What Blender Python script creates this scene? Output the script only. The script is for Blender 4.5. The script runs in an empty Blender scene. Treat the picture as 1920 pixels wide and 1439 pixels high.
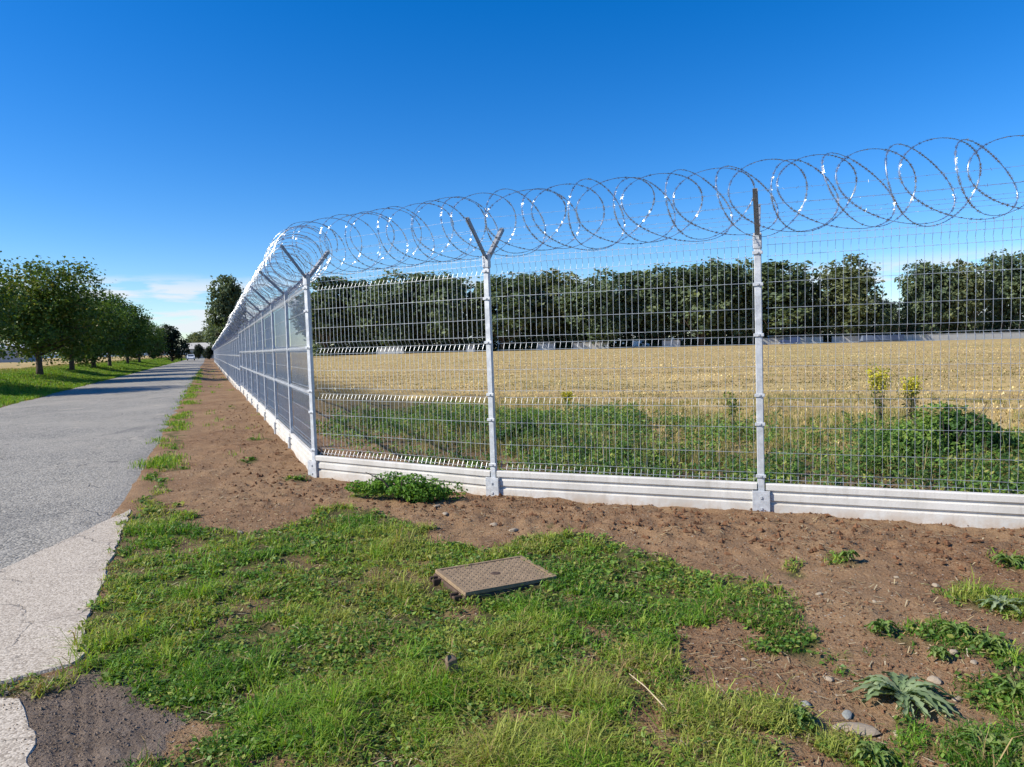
import bpy, math, random
import numpy as np
from mathutils import Vector, Matrix

SC = bpy.context.scene
COL = SC.collection
R = math.radians

# ------------------------------------------------------------------ camera, sky, sun
EYE = 1.55
FPX = 1310.0                      # focal length in pixels of a 1920 px wide picture
PITCH, ROLL = R(3.02), R(1.4)
cam_d = bpy.data.cameras.new('camera')
cam_d.sensor_fit = 'HORIZONTAL'
cam_d.sensor_width = 36.0
cam_d.lens = FPX / 1920.0 * 36.0
cam_d.clip_start = 0.05
cam_d.clip_end = 12000.0
cam = bpy.data.objects.new('camera', cam_d)
COL.objects.link(cam)
cam.matrix_world = (Matrix.Translation((0, 0, EYE)) @ Matrix.Rotation(math.pi / 2 - PITCH, 4, 'X')
                    @ Matrix.Rotation(-ROLL, 4, 'Z'))
SC.camera = cam

SUN_EL = R(37.0)
SUN_AZ = R(-105.0)                 # clockwise from +Y: the sun stands to the left
sun_dir = Vector((math.sin(SUN_AZ) * math.cos(SUN_EL), math.cos(SUN_AZ) * math.cos(SUN_EL), math.sin(SUN_EL)))

world = bpy.data.worlds.new('World')
SC.world = world
world.use_nodes = True
wn, wl = world.node_tree.nodes, world.node_tree.links
wn.clear()
w_out = wn.new('ShaderNodeOutputWorld')
w_bg = wn.new('ShaderNodeBackground')
w_bg.inputs['Strength'].default_value = 0.12
sky = wn.new('ShaderNodeTexSky')
sky.sky_type = 'NISHITA'
sky.sun_disc = False
sky.sun_elevation = SUN_EL
sky.sun_rotation = SUN_AZ
sky.altitude = 200.0
sky.air_density = 1.0
sky.dust_density = 0.25
sky.ozone_density = 5.0
# a low band of fair-weather cloud that goes all the way round the horizon
w_tc = wn.new('ShaderNodeTexCoord')
w_sep = wn.new('ShaderNodeSeparateXYZ')
wl.new(w_tc.outputs['Generated'], w_sep.inputs[0])
w_map = wn.new('ShaderNodeMapping')
w_map.inputs['Scale'].default_value = (9.0, 9.0, 60.0)
w_map.inputs['Location'].default_value = (0.35, 0.1, 0.0)
wl.new(w_tc.outputs['Generated'], w_map.inputs[0])
w_noise = wn.new('ShaderNodeTexNoise')
w_noise.inputs['Scale'].default_value = 1.0
w_noise.inputs['Detail'].default_value = 7.0
w_noise.inputs['Roughness'].default_value = 0.55
wl.new(w_map.outputs[0], w_noise.inputs['Vector'])
w_nr = wn.new('ShaderNodeMapRange')
w_nr.inputs['From Min'].default_value = 0.47
w_nr.inputs['From Max'].default_value = 0.57
wl.new(w_noise.outputs['Fac'], w_nr.inputs['Value'])
w_band = wn.new('ShaderNodeMapRange')          # cloud only low above the horizon
w_band.interpolation_type = 'SMOOTHSTEP'
w_band.inputs['From Min'].default_value = 0.108
w_band.inputs['From Max'].default_value = 0.080
wl.new(w_sep.outputs['Z'], w_band.inputs['Value'])
w_mul = wn.new('ShaderNodeMath'); w_mul.operation = 'MULTIPLY'
wl.new(w_nr.outputs[0], w_mul.inputs[0]); wl.new(w_band.outputs[0], w_mul.inputs[1])
w_m2 = wn.new('ShaderNodeMath'); w_m2.operation = 'MULTIPLY'; w_m2.inputs[1].default_value = 0.85
wl.new(w_mul.outputs[0], w_m2.inputs[0])
w_mix = wn.new('ShaderNodeMix'); w_mix.data_type = 'RGBA'
w_mix.inputs[7].default_value = (4.9, 5.2, 5.6, 1)
wl.new(w_m2.outputs[0], w_mix.inputs[0])
w_hsv = wn.new('ShaderNodeHueSaturation')
w_hsv.inputs['Saturation'].default_value = 1.355
w_hsv.inputs['Hue'].default_value = 0.509
w_hsv.inputs['Value'].default_value = 1.03
wl.new(sky.outputs[0], w_hsv.inputs['Color'])
wl.new(w_hsv.outputs[0], w_mix.inputs[6])
wl.new(w_mix.outputs[2], w_bg.inputs['Color'])
wl.new(w_bg.outputs[0], w_out.inputs[0])

sun_l = bpy.data.lights.new('sun', 'SUN')
sun_l.energy = 5.0
sun_l.angle = R(0.53)
sun_l.color = (1.0, 0.94, 0.83)
sun = bpy.data.objects.new('sun', sun_l)
COL.objects.link(sun)
sun.rotation_euler = sun_dir.to_track_quat('Z', 'Y').to_euler()
sun.location = (-30, 0, 40)

vs = SC.view_settings
vs.view_transform = 'Standard'
vs.look = 'None'
vs.exposure = 0.52
vs.gamma = 1.0
vs.use_curve_mapping = False
SC.cycles.max_bounces = 5
SC.cycles.diffuse_bounces = 2
SC.cycles.glossy_bounces = 2
SC.cycles.transmission_bounces = 3
SC.cycles.transparent_max_bounces = 6
SC.cycles.use_adaptive_sampling = True
SC.cycles.adaptive_threshold = 0.02

# ------------------------------------------------------------------ helpers
rng = np.random.default_rng(11)


def ray(px, py):
    """view direction of a photograph pixel, used to read positions on the ground"""
    u, v = (px - 960) / FPX, (719.5 - py) / FPX
    c, s = math.cos(ROLL), math.sin(ROLL)
    x, y = u * c + v * s, -u * s + v * c
    return np.array([x, math.cos(PITCH) + y * math.sin(PITCH), -math.sin(PITCH) + y * math.cos(PITCH)])


def G(px, py, z=0.0):
    d = ray(px, py)
    k = (z - EYE) / d[2]
    return np.array([d[0] * k, d[1] * k])


def at(px, py, depth):
    d = ray(px, py)
    k = depth / d[1]
    return np.array([d[0] * k, depth, EYE + d[2] * k])


def _hash(ix, iy, seed):
    n = (ix.astype(np.int64) * 374761393 + iy.astype(np.int64) * 668265263 + seed * 1442695041) & 0x7fffffff
    n = ((n ^ (n >> 13)) * 1274126177) & 0x7fffffff
    n = n ^ (n >> 16)
    return (n & 0xffff) / 65535.0


def vnoise(x, y, seed=0):
    ix, iy = np.floor(x), np.floor(y)
    fx, fy = x - ix, y - iy
    fx = fx * fx * (3 - 2 * fx); fy = fy * fy * (3 - 2 * fy)
    a = _hash(ix, iy, seed); b = _hash(ix + 1, iy, seed)
    c = _hash(ix, iy + 1, seed); d = _hash(ix + 1, iy + 1, seed)
    return (a * (1 - fx) + b * fx) * (1 - fy) + (c * (1 - fx) + d * fx) * fy


def fbm(x, y, scale=1.0, octv=4, seed=0, gain=0.5):
    t, amp, tot = 0.0, 1.0, 0.0
    for o in range(octv):
        t = t + amp * vnoise(x * scale + 17.3 * o, y * scale - 9.1 * o, seed + o * 7)
        tot += amp; amp *= gain; scale *= 2.03
    return t / tot


def sstep(a, b, x):
    t = np.clip((x - a) / (b - a), 0, 1)
    return t * t * (3 - 2 * t)


def inside(poly, x, y):
    poly = np.asarray(poly); n = len(poly)
    r = np.zeros(x.shape, bool)
    j = n - 1
    for i in range(n):
        xi, yi = poly[i]; xj, yj = poly[j]
        c = ((yi > y) != (yj > y)) & (x < (xj - xi) * (y - yi) / (yj - yi + 1e-12) + xi)
        r ^= c
        j = i
    return r


def mesh_np(name, V, tris=None, quads=None, col=None, smooth=False, mat=None):
    """one mesh from numpy arrays; col is a per-vertex colour (N,3) or (N,4)"""
    me = bpy.data.meshes.new(name)
    V = np.ascontiguousarray(V, dtype=np.float32).reshape(-1, 3)
    parts, starts, totals, off = [], [], [], 0
    if quads is not None and len(quads):
        q = np.asarray(quads, dtype=np.int32).reshape(-1, 4)
        parts.append(q.ravel()); starts.append(np.arange(len(q)) * 4 + off); totals.append(np.full(len(q), 4)); off += q.size
    if tris is not None and len(tris):
        t = np.asarray(tris, dtype=np.int32).reshape(-1, 3)
        parts.append(t.ravel()); starts.append(np.arange(len(t)) * 3 + off); totals.append(np.full(len(t), 3)); off += t.size
    loops = np.concatenate(parts).astype(np.int32)
    st = np.concatenate(starts).astype(np.int32); to = np.concatenate(totals).astype(np.int32)
    me.vertices.add(len(V)); me.vertices.foreach_set('co', V.ravel())
    me.loops.add(len(loops)); me.loops.foreach_set('vertex_index', loops)
    me.polygons.add(len(st)); me.polygons.foreach_set('loop_start', st); me.polygons.foreach_set('loop_total', to)
    me.polygons.foreach_set('use_smooth', np.full(len(st), smooth, dtype=bool))
    if col is not None:
        c = np.asarray(col, dtype=np.float32)
        if c.shape[1] == 3:
            c = np.hstack([c, np.ones((len(c), 1), np.float32)])
        a = me.color_attributes.new('tint', 'FLOAT_COLOR', 'POINT')
        a.data.foreach_set('color', np.ascontiguousarray(c, dtype=np.float32).ravel())
    if mat:
        me.materials.append(mat)
    me.update(calc_edges=True)
    return me


def link(name, me, parent=None, loc=None, rotz=None, **props):
    o = bpy.data.objects.new(name, me)
    COL.objects.link(o)
    if parent:
        o.parent = parent
    if loc is not None:
        o.location = loc
    if rotz is not None:
        o.rotation_euler = (0, 0, rotz)
    for k, v in props.items():
        o[k] = v
    return o


def thing(name, label, category, loc=(0, 0, 0), rotz=0, group=None):
    o = link(name, None, None, loc, rotz, label=label, category=category)
    o.empty_display_size = 0.1
    if group:
        o['group'] = group
    return o


class MB:
    """collects simple shapes into one mesh"""
    def __init__(s):
        s.v, s.q, s.t, s.n = [], [], [], 0

    def add(s, v, q=None, t=None):
        v = np.asarray(v, float).reshape(-1, 3)
        if q is not None and len(q): s.q.append(np.asarray(q).reshape(-1, 4) + s.n)
        if t is not None and len(t): s.t.append(np.asarray(t).reshape(-1, 3) + s.n)
        s.v.append(v); s.n += len(v)
        return s

    def box(s, c, d, rot=None):
        c, d = np.asarray(c, float), np.asarray(d, float) / 2
        v = np.array([[i, j, k] for i in (-1, 1) for j in (-1, 1) for k in (-1, 1)], float) * d
        if rot is not None:
            v = v @ np.array(rot).T
        return s.add(v + c, [[0, 1, 3, 2], [4, 6, 7, 5], [0, 4, 5, 1], [2, 3, 7, 6], [0, 2, 6, 4], [1, 5, 7, 3]])

    def cbox(s, c, d, b, rot=None):
        """box with chamfered vertical and top edges, built from three stacked octagons"""
        hx, hy, hz = np.asarray(d, float) / 2
        def ring(ax, ay, z, bb):
            return [[-ax + bb, -ay, z], [ax - bb, -ay, z], [ax, -ay + bb, z], [ax, ay - bb, z],
                    [ax - bb, ay, z], [-ax + bb, ay, z], [-ax, ay - bb, z], [-ax, -ay + bb, z]]
        v = np.array(ring(hx - b, hy - b, -hz, b * .6) + ring(hx, hy, -hz + b, b) + ring(hx, hy, hz - b, b) + ring(hx - b, hy - b, hz, b * .6))
        if rot is not None:
            v = v @ np.array(rot).T
        q, t = [], []
        for r in range(3):
            for i in range(8):
                q.append([r * 8 + i, r * 8 + (i + 1) % 8, r * 8 + 8 + (i + 1) % 8, r * 8 + 8 + i])
        for i in range(1, 7):
            t.append([24, 24 + i, 25 + i]); t.append([0, i + 1, i])
        return s.add(v + np.asarray(c, float), q, t)

    def tube(s, pts, rad, n=6, cap=True):
        P = np.asarray(pts, float); m = len(P)
        rad = np.broadcast_to(np.asarray(rad, float), (m,))
        T = np.gradient(P, axis=0); T /= np.linalg.norm(T, axis=1)[:, None] + 1e-12
        up = np.array([0, 0, 1.0]) if abs(T[0, 2]) < 0.9 else np.array([1.0, 0, 0])
        V = []
        for i in range(m):
            a = np.cross(T[i], up); a /= np.linalg.norm(a) + 1e-12
            b = np.cross(a, T[i]); up = b
            an = np.arange(n) * 2 * math.pi / n + math.pi / n
            V.append(P[i] + rad[i] * (np.cos(an)[:, None] * a + np.sin(an)[:, None] * b))
        V = np.concatenate(V)
        q = [[i * n + k, i * n + (k + 1) % n, (i + 1) * n + (k + 1) % n, (i + 1) * n + k] for i in range(m - 1) for k in range(n)]
        t = []
        if cap:
            for k in range(1, n - 1):
                t.append([0, k + 1, k]); t.append([(m - 1) * n, (m - 1) * n + k, (m - 1) * n + k + 1])
        return s.add(V, q, t)

    def mesh(s, name, mat=None, smooth=False):
        return mesh_np(name, np.concatenate(s.v), np.concatenate(s.t) if s.t else None,
                       np.concatenate(s.q) if s.q else None, smooth=smooth, mat=mat)


# ------------------------------------------------------------------ materials
def new_mat(name):
    m = bpy.data.materials.new(name); m.use_nodes = True
    nt = m.node_tree
    b = nt.nodes['Principled BSDF']
    b.inputs['Specular IOR Level'].default_value = 0.3
    return m, nt, b


def nd(nt, typ, **kw):
    n = nt.nodes.new(typ)
    for k, v in kw.items():
        if hasattr(n, k) and not k[0].isupper():
            setattr(n, k, v)
        else:
            n.inputs[k].default_value = v
    return n


def noise(nt, vec, scale, detail=4, rough=0.55):
    n = nt.nodes.new('ShaderNodeTexNoise')
    n.inputs['Scale'].default_value = scale; n.inputs['Detail'].default_value = detail
    n.inputs['Roughness'].default_value = rough
    nt.links.new(vec, n.inputs['Vector'])
    return n.outputs['Fac']


def ramp(nt, fac, stops):
    r = nt.nodes.new('ShaderNodeValToRGB')
    e = r.color_ramp.elements
    while len(e) < len(stops):
        e.new(0.5)
    for k, (p, c) in enumerate(stops):
        e[k].position = p; e[k].color = (*c, 1) if len(c) == 3 else c
    nt.links.new(fac, r.inputs[0])
    return r.outputs[0]


def maprange(nt, val, a, b, c=0.0, d=1.0):
    n = nt.nodes.new('ShaderNodeMapRange')
    n.inputs['From Min'].default_value = a; n.inputs['From Max'].default_value = b
    n.inputs['To Min'].default_value = c; n.inputs['To Max'].default_value = d
    nt.links.new(val, n.inputs['Value'])
    return n.outputs[0]


def mixc(nt, fac, a, b, blend='MIX'):
    n = nt.nodes.new('ShaderNodeMix'); n.data_type = 'RGBA'; n.blend_type = blend
    for idx, x in ((0, fac), (6, a), (7, b)):
        if isinstance(x, (int, float)):
            n.inputs[idx].default_value = x
        elif isinstance(x, tuple):
            n.inputs[idx].default_value = (*x, 1)
        else:
            nt.links.new(x, n.inputs[idx])
    return n.outputs[2]


def math_(nt, op, a, b=0.0):
    n = nt.nodes.new('ShaderNodeMath'); n.operation = op
    for i, x in enumerate((a, b)):
        if isinstance(x, (int, float)): n.inputs[i].default_value = x
        else: nt.links.new(x, n.inputs[i])
    return n.outputs[0]


def bump(nt, b, height, strength, dist):
    n = nt.nodes.new('ShaderNodeBump')
    n.inputs['Strength'].default_value = strength; n.inputs['Distance'].default_value = dist
    nt.links.new(height, n.inputs['Height'])
    nt.links.new(n.outputs[0], b.inputs['Normal'])


def geo_pos(nt):
    return nt.nodes.new('ShaderNodeNewGeometry').outputs['Position']


def objco(nt):
    return nt.nodes.new('ShaderNodeTexCoord').outputs['Object']


def mat_plain(name, base, rough=0.7, metal=0.0, var=0.12, scale=30.0, spec=0.3):
    m, nt, b = new_mat(name)
    v = noise(nt, objco(nt), scale, 5)
    lo = tuple(max(0, c * (1 - var)) for c in base); hi = tuple(c * (1 + var) for c in base)
    nt.links.new(ramp(nt, v, [(0.3, lo), (0.7, hi)]), b.inputs['Base Color'])
    b.inputs['Roughness'].default_value = rough; b.inputs['Metallic'].default_value = metal
    b.inputs['Specular IOR Level'].default_value = spec
    return m


def mat_leaf(name, trans=0.35, rough=0.5, gain=1.0):
    """leaf or blade: its own colour comes from the tint attribute"""
    m, nt, b = new_mat(name)
    a = nt.nodes.new('ShaderNodeAttribute'); a.attribute_name = 'tint'
    nt.links.new(a.outputs['Color'], b.inputs['Base Color'])
    b.inputs['Roughness'].default_value = rough
    b.inputs['Specular IOR Level'].default_value = 0.25
    tr = nt.nodes.new('ShaderNodeBsdfTranslucent')
    tc = mixc(nt, 1.0, a.outputs['Color'], (1.25, 1.25, 0.5), 'MULTIPLY')
    nt.links.new(tc, tr.inputs['Color'])
    mx = nt.nodes.new('ShaderNodeMixShader'); mx.inputs[0].default_value = trans
    nt.links.new(b.outputs[0], mx.inputs[1]); nt.links.new(tr.outputs[0], mx.inputs[2])
    nt.links.new(mx.outputs[0], nt.nodes['Material Output'].inputs[0])
    return m


def mat_ground():
    m, nt, b = new_mat('soil_and_field')
    p = geo_pos(nt)
    a = nt.nodes.new('ShaderNodeAttribute'); a.attribute_name = 'tint'
    sp = nt.nodes.new('ShaderNodeSeparateColor'); nt.links.new(a.outputs['Color'], sp.inputs[0])
    grass, stub, dirt = sp.outputs[0], sp.outputs[1], sp.outputs[2]
    n_big, n_mid, n_fine = noise(nt, p, 0.8, 4), noise(nt, p, 6.0, 6, .6), noise(nt, p, 60.0, 5, .65)
    soil = ramp(nt, n_mid, [(0.25, (.115, .062, .032)), (0.5, (.190, .108, .056)), (0.75, (.265, .160, .086))])
    soil = mixc(nt, maprange(nt, n_big, .35, .68, 0, .75), soil, (.285, .185, .100))
    soil = mixc(nt, maprange(nt, n_fine, .5, .78, 0, .6), soil, (.40, .31, .21))
    soil = mixc(nt, maprange(nt, n_fine, .42, .24, 0, .7), soil, (.075, .042, .025))
    # grit: small pale stones in the soil
    vo = nt.nodes.new('ShaderNodeTexVoronoi'); vo.inputs['Scale'].default_value = 46.0
    nt.links.new(p, vo.inputs['Vector'])
    vsep = nt.nodes.new('ShaderNodeSeparateColor'); nt.links.new(vo.outputs['Color'], vsep.inputs[0])
    pick = math_(nt, 'MULTIPLY', maprange(nt, vsep.outputs[0], .90, .92), maprange(nt, vo.outputs['Distance'], .34, .26))
    soil = mixc(nt, math_(nt, 'MULTIPLY', pick, .8), soil, (.42, .36, .29))
    gcol = ramp(nt, n_mid, [(0.3, (.060, .052, .022)), (0.55, (.095, .090, .032)), (0.75, (.16, .125, .058))])
    st = nt.nodes.new('ShaderNodeMapping'); st.inputs['Rotation'].default_value = (0, 0, R(-6)); st.inputs['Scale'].default_value = (.10, .9, 1)
    nt.links.new(p, st.inputs[0])
    rows = noise(nt, st.outputs[0], 1.3, 6, .6)
    straw = ramp(nt, rows, [(0.30, (.22, .15, .062)), (0.5, (.38, .272, .115)), (0.68, (.50, .375, .165))])
    straw = mixc(nt, maprange(nt, n_fine, .45, .72, 0, .45), straw, (.52, .42, .24))
    patch = noise(nt, p, 0.05, 4)
    straw = mixc(nt, maprange(nt, patch, .5, .68, 0, .35), straw, (.27, .27, .10))
    dcol = ramp(nt, n_mid, [(0.3, (.105, .078, .058)), (0.6, (.165, .125, .094)), (0.8, (.23, .18, .138))])
    dcol = mixc(nt, maprange(nt, n_fine, .5, .75, 0, .5), dcol, (.26, .23, .20))
    c = mixc(nt, grass, soil, gcol)
    c = mixc(nt, stub, c, straw)
    c = mixc(nt, dirt, c, dcol)
    nt.links.new(c, b.inputs['Base Color'])
    b.inputs['Roughness'].default_value = 0.95; b.inputs['Specular IOR Level'].default_value = 0.1
    h = math_(nt, 'ADD', math_(nt, 'MULTIPLY', n_fine, .5), math_(nt, 'MULTIPLY', pick, .35))
    h = math_(nt, 'ADD', h, math_(nt, 'MULTIPLY', n_mid, .8))
    bump(nt, b, h, 1.0, 0.03)
    return m


def mat_asphalt():
    m, nt, b = new_mat('old_asphalt')
    p = geo_pos(nt)
    vo = nt.nodes.new('ShaderNodeTexVoronoi'); vo.inputs['Scale'].default_value = 52.0; nt.links.new(p, vo.inputs['Vector'])
    vs_ = nt.nodes.new('ShaderNodeSeparateColor'); nt.links.new(vo.outputs['Color'], vs_.inputs[0])
    c = ramp(nt, vs_.outputs[0], [(0.0, (.085, .078, .066)), (0.5, (.222, .208, .178)), (1.0, (.405, .375, .312))])
    big = noise(nt, p, .40, 6, .68)
    c = mixc(nt, maprange(nt, big, .40, .62, 0, .7), c, (.325, .295, .242))
    mp = nt.nodes.new('ShaderNodeMapping'); mp.inputs['Rotation'].default_value = (0, 0, R(-23.4)); mp.inputs['Scale'].default_value = (1.0, .22, 1)
    nt.links.new(p, mp.inputs[0])
    streak = noise(nt, mp.outputs[0], 1.1, 5, .6)
    c = mixc(nt, maprange(nt, streak, .56, .68, 0, .6), c, (.135, .128, .115))
    worn = noise(nt, p, .95, 6, .7)
    c = mixc(nt, maprange(nt, worn, .60, .66, 0, .75), c, (.39, .345, .275))
    cr = nt.nodes.new('ShaderNodeTexVoronoi'); cr.feature = 'DISTANCE_TO_EDGE'; cr.inputs['Scale'].default_value = 1.7
    wv = nt.nodes.new('ShaderNodeVectorMath'); wv.operation = 'MULTIPLY_ADD'
    nn = nt.nodes.new('ShaderNodeTexNoise'); nn.inputs['Scale'].default_value = 2.2; nn.inputs['Detail'].default_value = 4
    nt.links.new(p, nn.inputs['Vector'])
    nt.links.new(nn.outputs['Color'], wv.inputs[0]); wv.inputs[1].default_value = (.5, .5, .5); nt.links.new(p, wv.inputs[2])
    nt.links.new(wv.outputs[0], cr.inputs['Vector'])
    crack = math_(nt, 'MULTIPLY', maprange(nt, cr.outputs['Distance'], .022, .005), maprange(nt, worn, .52, .60))
    c = mixc(nt, math_(nt, 'MULTIPLY', crack, .8), c, (.05, .048, .045))
    nt.links.new(c, b.inputs['Base Color'])
    b.inputs['Roughness'].default_value = 0.85
    h = math_(nt, 'SUBTRACT', math_(nt, 'ADD', math_(nt, 'MULTIPLY', vo.outputs['Distance'], -.6), math_(nt, 'MULTIPLY', worn, .8)), crack)
    bump(nt, b, h, .9, .012)
    return m


def mat_slab():
    m, nt, b = new_mat('weathered_slab_concrete')
    p = geo_pos(nt)
    vo = nt.nodes.new('ShaderNodeTexVoronoi'); vo.inputs['Scale'].default_value = 110.0; nt.links.new(p, vo.inputs['Vector'])
    vs_ = nt.nodes.new('ShaderNodeSeparateColor'); nt.links.new(vo.outputs['Color'], vs_.inputs[0])
    c = ramp(nt, vs_.outputs[0], [(0.0, (.25, .205, .155)), (0.5, (.42, .36, .28)), (1.0, (.56, .49, .395))])
    big = noise(nt, p, 1.6, 6, .65)
    c = mixc(nt, maprange(nt, big, .52, .72, 0, .65), c, (.31, .255, .20))
    cr = nt.nodes.new('ShaderNodeTexVoronoi'); cr.feature = 'DISTANCE_TO_EDGE'; cr.inputs['Scale'].default_value = 1.15
    nn = nt.nodes.new('ShaderNodeTexNoise'); nn.inputs['Scale'].default_value = 3.0; nn.inputs['Detail'].default_value = 5
    nt.links.new(p, nn.inputs['Vector'])
    wv = nt.nodes.new('ShaderNodeVectorMath'); wv.operation = 'MULTIPLY_ADD'
    nt.links.new(nn.outputs['Color'], wv.inputs[0]); wv.inputs[1].default_value = (.42, .42, .42); nt.links.new(p, wv.inputs[2])
    nt.links.new(wv.outputs[0], cr.inputs['Vector'])
    crack = math_(nt, 'MULTIPLY', maprange(nt, cr.outputs['Distance'], .008, .002), maprange(nt, big, .40, .52))
    c = mixc(nt, math_(nt, 'MULTIPLY', crack, .75), c, (.10, .085, .07))
    nt.links.new(c, b.inputs['Base Color']); b.inputs['Roughness'].default_value = 0.9
    h = math_(nt, 'SUBTRACT', math_(nt, 'MULTIPLY', vo.outputs['Distance'], -.5), crack)
    bump(nt, b, h, .5, .005)
    return m


def mat_precast():
    m, nt, b = new_mat('pale_precast_concrete')
    p = geo_pos(nt)
    n1, n2 = noise(nt, p, 2.2, 6, .6), noise(nt, p, 90, 4, .6)
    c = ramp(nt, n1, [(0.3, (.42, .40, .36)), (0.55, (.56, .54, .50)), (0.8, (.64, .62, .58))])
    c = mixc(nt, maprange(nt, n2, .45, .75, 0, .4), c, (.44, .42, .38))
    mp = nt.nodes.new('ShaderNodeSeparateXYZ'); nt.links.new(p, mp.inputs[0])
    stn = nt.nodes.new('ShaderNodeMapping'); stn.inputs['Scale'].default_value = (1, 1, .12); nt.links.new(p, stn.inputs[0])
    c = mixc(nt, maprange(nt, noise(nt, stn.outputs[0], 14, 5, .65), .52, .72, 0, .5), c, (.36, .335, .29))
    spl = math_(nt, 'MULTIPLY', maprange(nt, mp.outputs[2], .11, .0, 0, 1), maprange(nt, noise(nt, p, 9, 5, .65), .40, .60))
    c = mixc(nt, math_(nt, 'MULTIPLY', spl, .65), c, (.40, .30, .21))
    nt.links.new(c, b.inputs['Base Color']); b.inputs['Roughness'].default_value = 0.85
    bump(nt, b, n2, .35, .004)
    return m


def mat_galv(name, base=(.56, .575, .59), rough=.42, metal=.75):
    m, nt, b = new_mat(name)
    p = objco(nt)
    n1, n2 = noise(nt, p, 18, 5, .6), noise(nt, p, 3.5, 3)
    c = ramp(nt, n1, [(0.3, tuple(x * .8 for x in base)), (0.7, tuple(min(1, x * 1.12) for x in base))])
    c = mixc(nt, maprange(nt, n2, .45, .7, 0, .3), c, tuple(x * .72 for x in base))
    nt.links.new(c, b.inputs['Base Color'])
    nt.links.new(maprange(nt, n1, .3, .7, rough - .08, rough + .1), b.inputs['Roughness'])
    b.inputs['Metallic'].default_value = metal
    return m


M_GROUND = mat_ground()
M_ASPH = mat_asphalt()
M_SLAB = mat_slab()
M_PRE = mat_precast()
M_POST = mat_galv('galvanised_post_steel', (.54, .555, .57), .5, .35)
M_ARM = mat_galv('galvanised_arm_steel', (.27, .285, .31), .5, .3)
M_WIRE = mat_galv('galvanised_mesh_wire', (.56, .58, .60), .50, .85)
M_RAZOR = mat_galv('razor_wire_steel', (.44, .455, .475), .30, .85)
M_GRASS = mat_leaf('grass_blades', .38)
M_WEED = mat_leaf('weed_leaves', .36)
M_STRAW = mat_leaf('dry_straw', .25, .7)
M_LEAF = mat_leaf('tree_leaves', .36)
M_FARLEAF = mat_leaf('far_tree_leaves', .30, .6)
M_BARK = mat_plain('bark', (.085, .065, .048), .95, 0, .35, 14)
M_STONE = mat_plain('field_stone', (.29, .235, .17), .9, 0, .25, 22)
M_GSTONE = mat_plain('grey_field_stone', (.24, .245, .22), .9, 0, .22, 25)
M_CLOD = mat_plain('soil_clods', (.165, .090, .050), .97, 0, .35, 25, .1)
M_IRON = mat_plain('dusty_cast_iron', (.255, .180, .108), .8, .1, .22, 26)
M_IRON_D = mat_plain('dark_cast_iron_rim', (.085, .055, .038), .85, .1, .3, 20)
M_WOOD = mat_plain('grey_weathered_wood', (.17, .12, .08), .9, 0, .25, 40)

# ------------------------------------------------------------------ layout of the place
P1, P2, P3 = G(592, 893), G(928, 930), G(1428, 960)
dirR = np.array([.931, -.366]); dirR /= np.linalg.norm(dirR)
P4 = P3 + dirR * 2.62
P5 = P4 + dirR * 2.62
P6 = P5 + dirR * 2.62
ROAD_O = G(245, 960)
ROAD_D = np.array([-.3976, .9175]); ROAD_N = np.array([.9175, .3976])      # along the road, to its right
ROAD_W = 5.6
LDIR = ROAD_D.copy()


def road_st(x, y):
    dx, dy = x - ROAD_O[0], y - ROAD_O[1]
    return dx * ROAD_D[0] + dy * ROAD_D[1], dx * ROAD_N[0] + dy * ROAD_N[1]


def road_pt(s, t):
    return np.array([ROAD_O[0] + s * ROAD_D[0] + t * ROAD_N[0], ROAD_O[1] + s * ROAD_D[1] + t * ROAD_N[1]])


frn = np.array([-(P4 - P1)[1], (P4 - P1)[0]]); frn /= np.linalg.norm(frn)     # into the field
fln = ROAD_N


def field_in(x, y):
    """distance inside the fenced field (positive behind both fence lines)"""
    a = (x - P2[0]) * frn[0] + (y - P2[1]) * frn[1]
    b = (x - P1[0]) * fln[0] + (y - P1[1]) * fln[1]
    return np.minimum(a, b)


def poly_g(pts):
    return np.array([G(*p) for p in pts])


GRASS_MAIN = poly_g([(345, 770), (318, 840), (285, 920), (238, 975), (208, 1060), (172, 1150), (165, 1200), (195, 1245),
                     (262, 1262), (245, 1290), (330, 1320), (350, 1350), (318, 1400), (300, 1439), (280, 1560), (700, 1800), (1450, 1800),
                     (1470, 1439), (1385, 1345), (1300, 1280), (1245, 1195), (1330, 1165), (1440, 1192), (1545, 1222),
                     (1570, 1202), (1490, 1160), (1450, 1105), (1310, 1062), (1140, 1012), (1010, 1000), (900, 1040),
                     (820, 1012), (740, 985), (700, 962), (600, 968), (560, 990), (480, 1002), (385, 1008), (335, 975), (296, 930),
                     (325, 850), (352, 775)])
GRASS_SPOTS = [  # x, y, radius of small green patches on the soil (read off the photograph)
    (760, 930, .42), (625, 962, .25), (690, 935, .25), (480, 828, .20), (470, 868, .14), (545, 905, .14), (430, 770, .2), (1870, 1128, .28), (1655, 1182, .12), (1590, 1055, .13), (1470, 1070, .10), (1900, 1060, .16),
    (1760, 1195, .14), (1835, 1215, .17), (1900, 1250, .16), (1905, 1305, .16), (1860, 1410, .2), (1790, 1190, .12),
    (1640, 1420, .18), (1460, 1345, .16), (1490, 1355, .10), (90, 1280, .12), (135, 1275, .10), (35, 1290, .10), (0, 1297, .1),
    (1700, 1365, .07), (1600, 1255, .06), (1300, 1330, .2), (1920, 1400, .2), (1590, 1405, .10)]
SPOT_W = [(G(a, b), r) for a, b, r in GRASS_SPOTS]
DIRT = poly_g([(20, 1302), (160, 1255), (200, 1232), (262, 1262), (250, 1300), (345, 1330), (352, 1355), (318, 1400), (300, 1445), (260, 1700), (-200, 1700), (20, 1439)])
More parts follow.
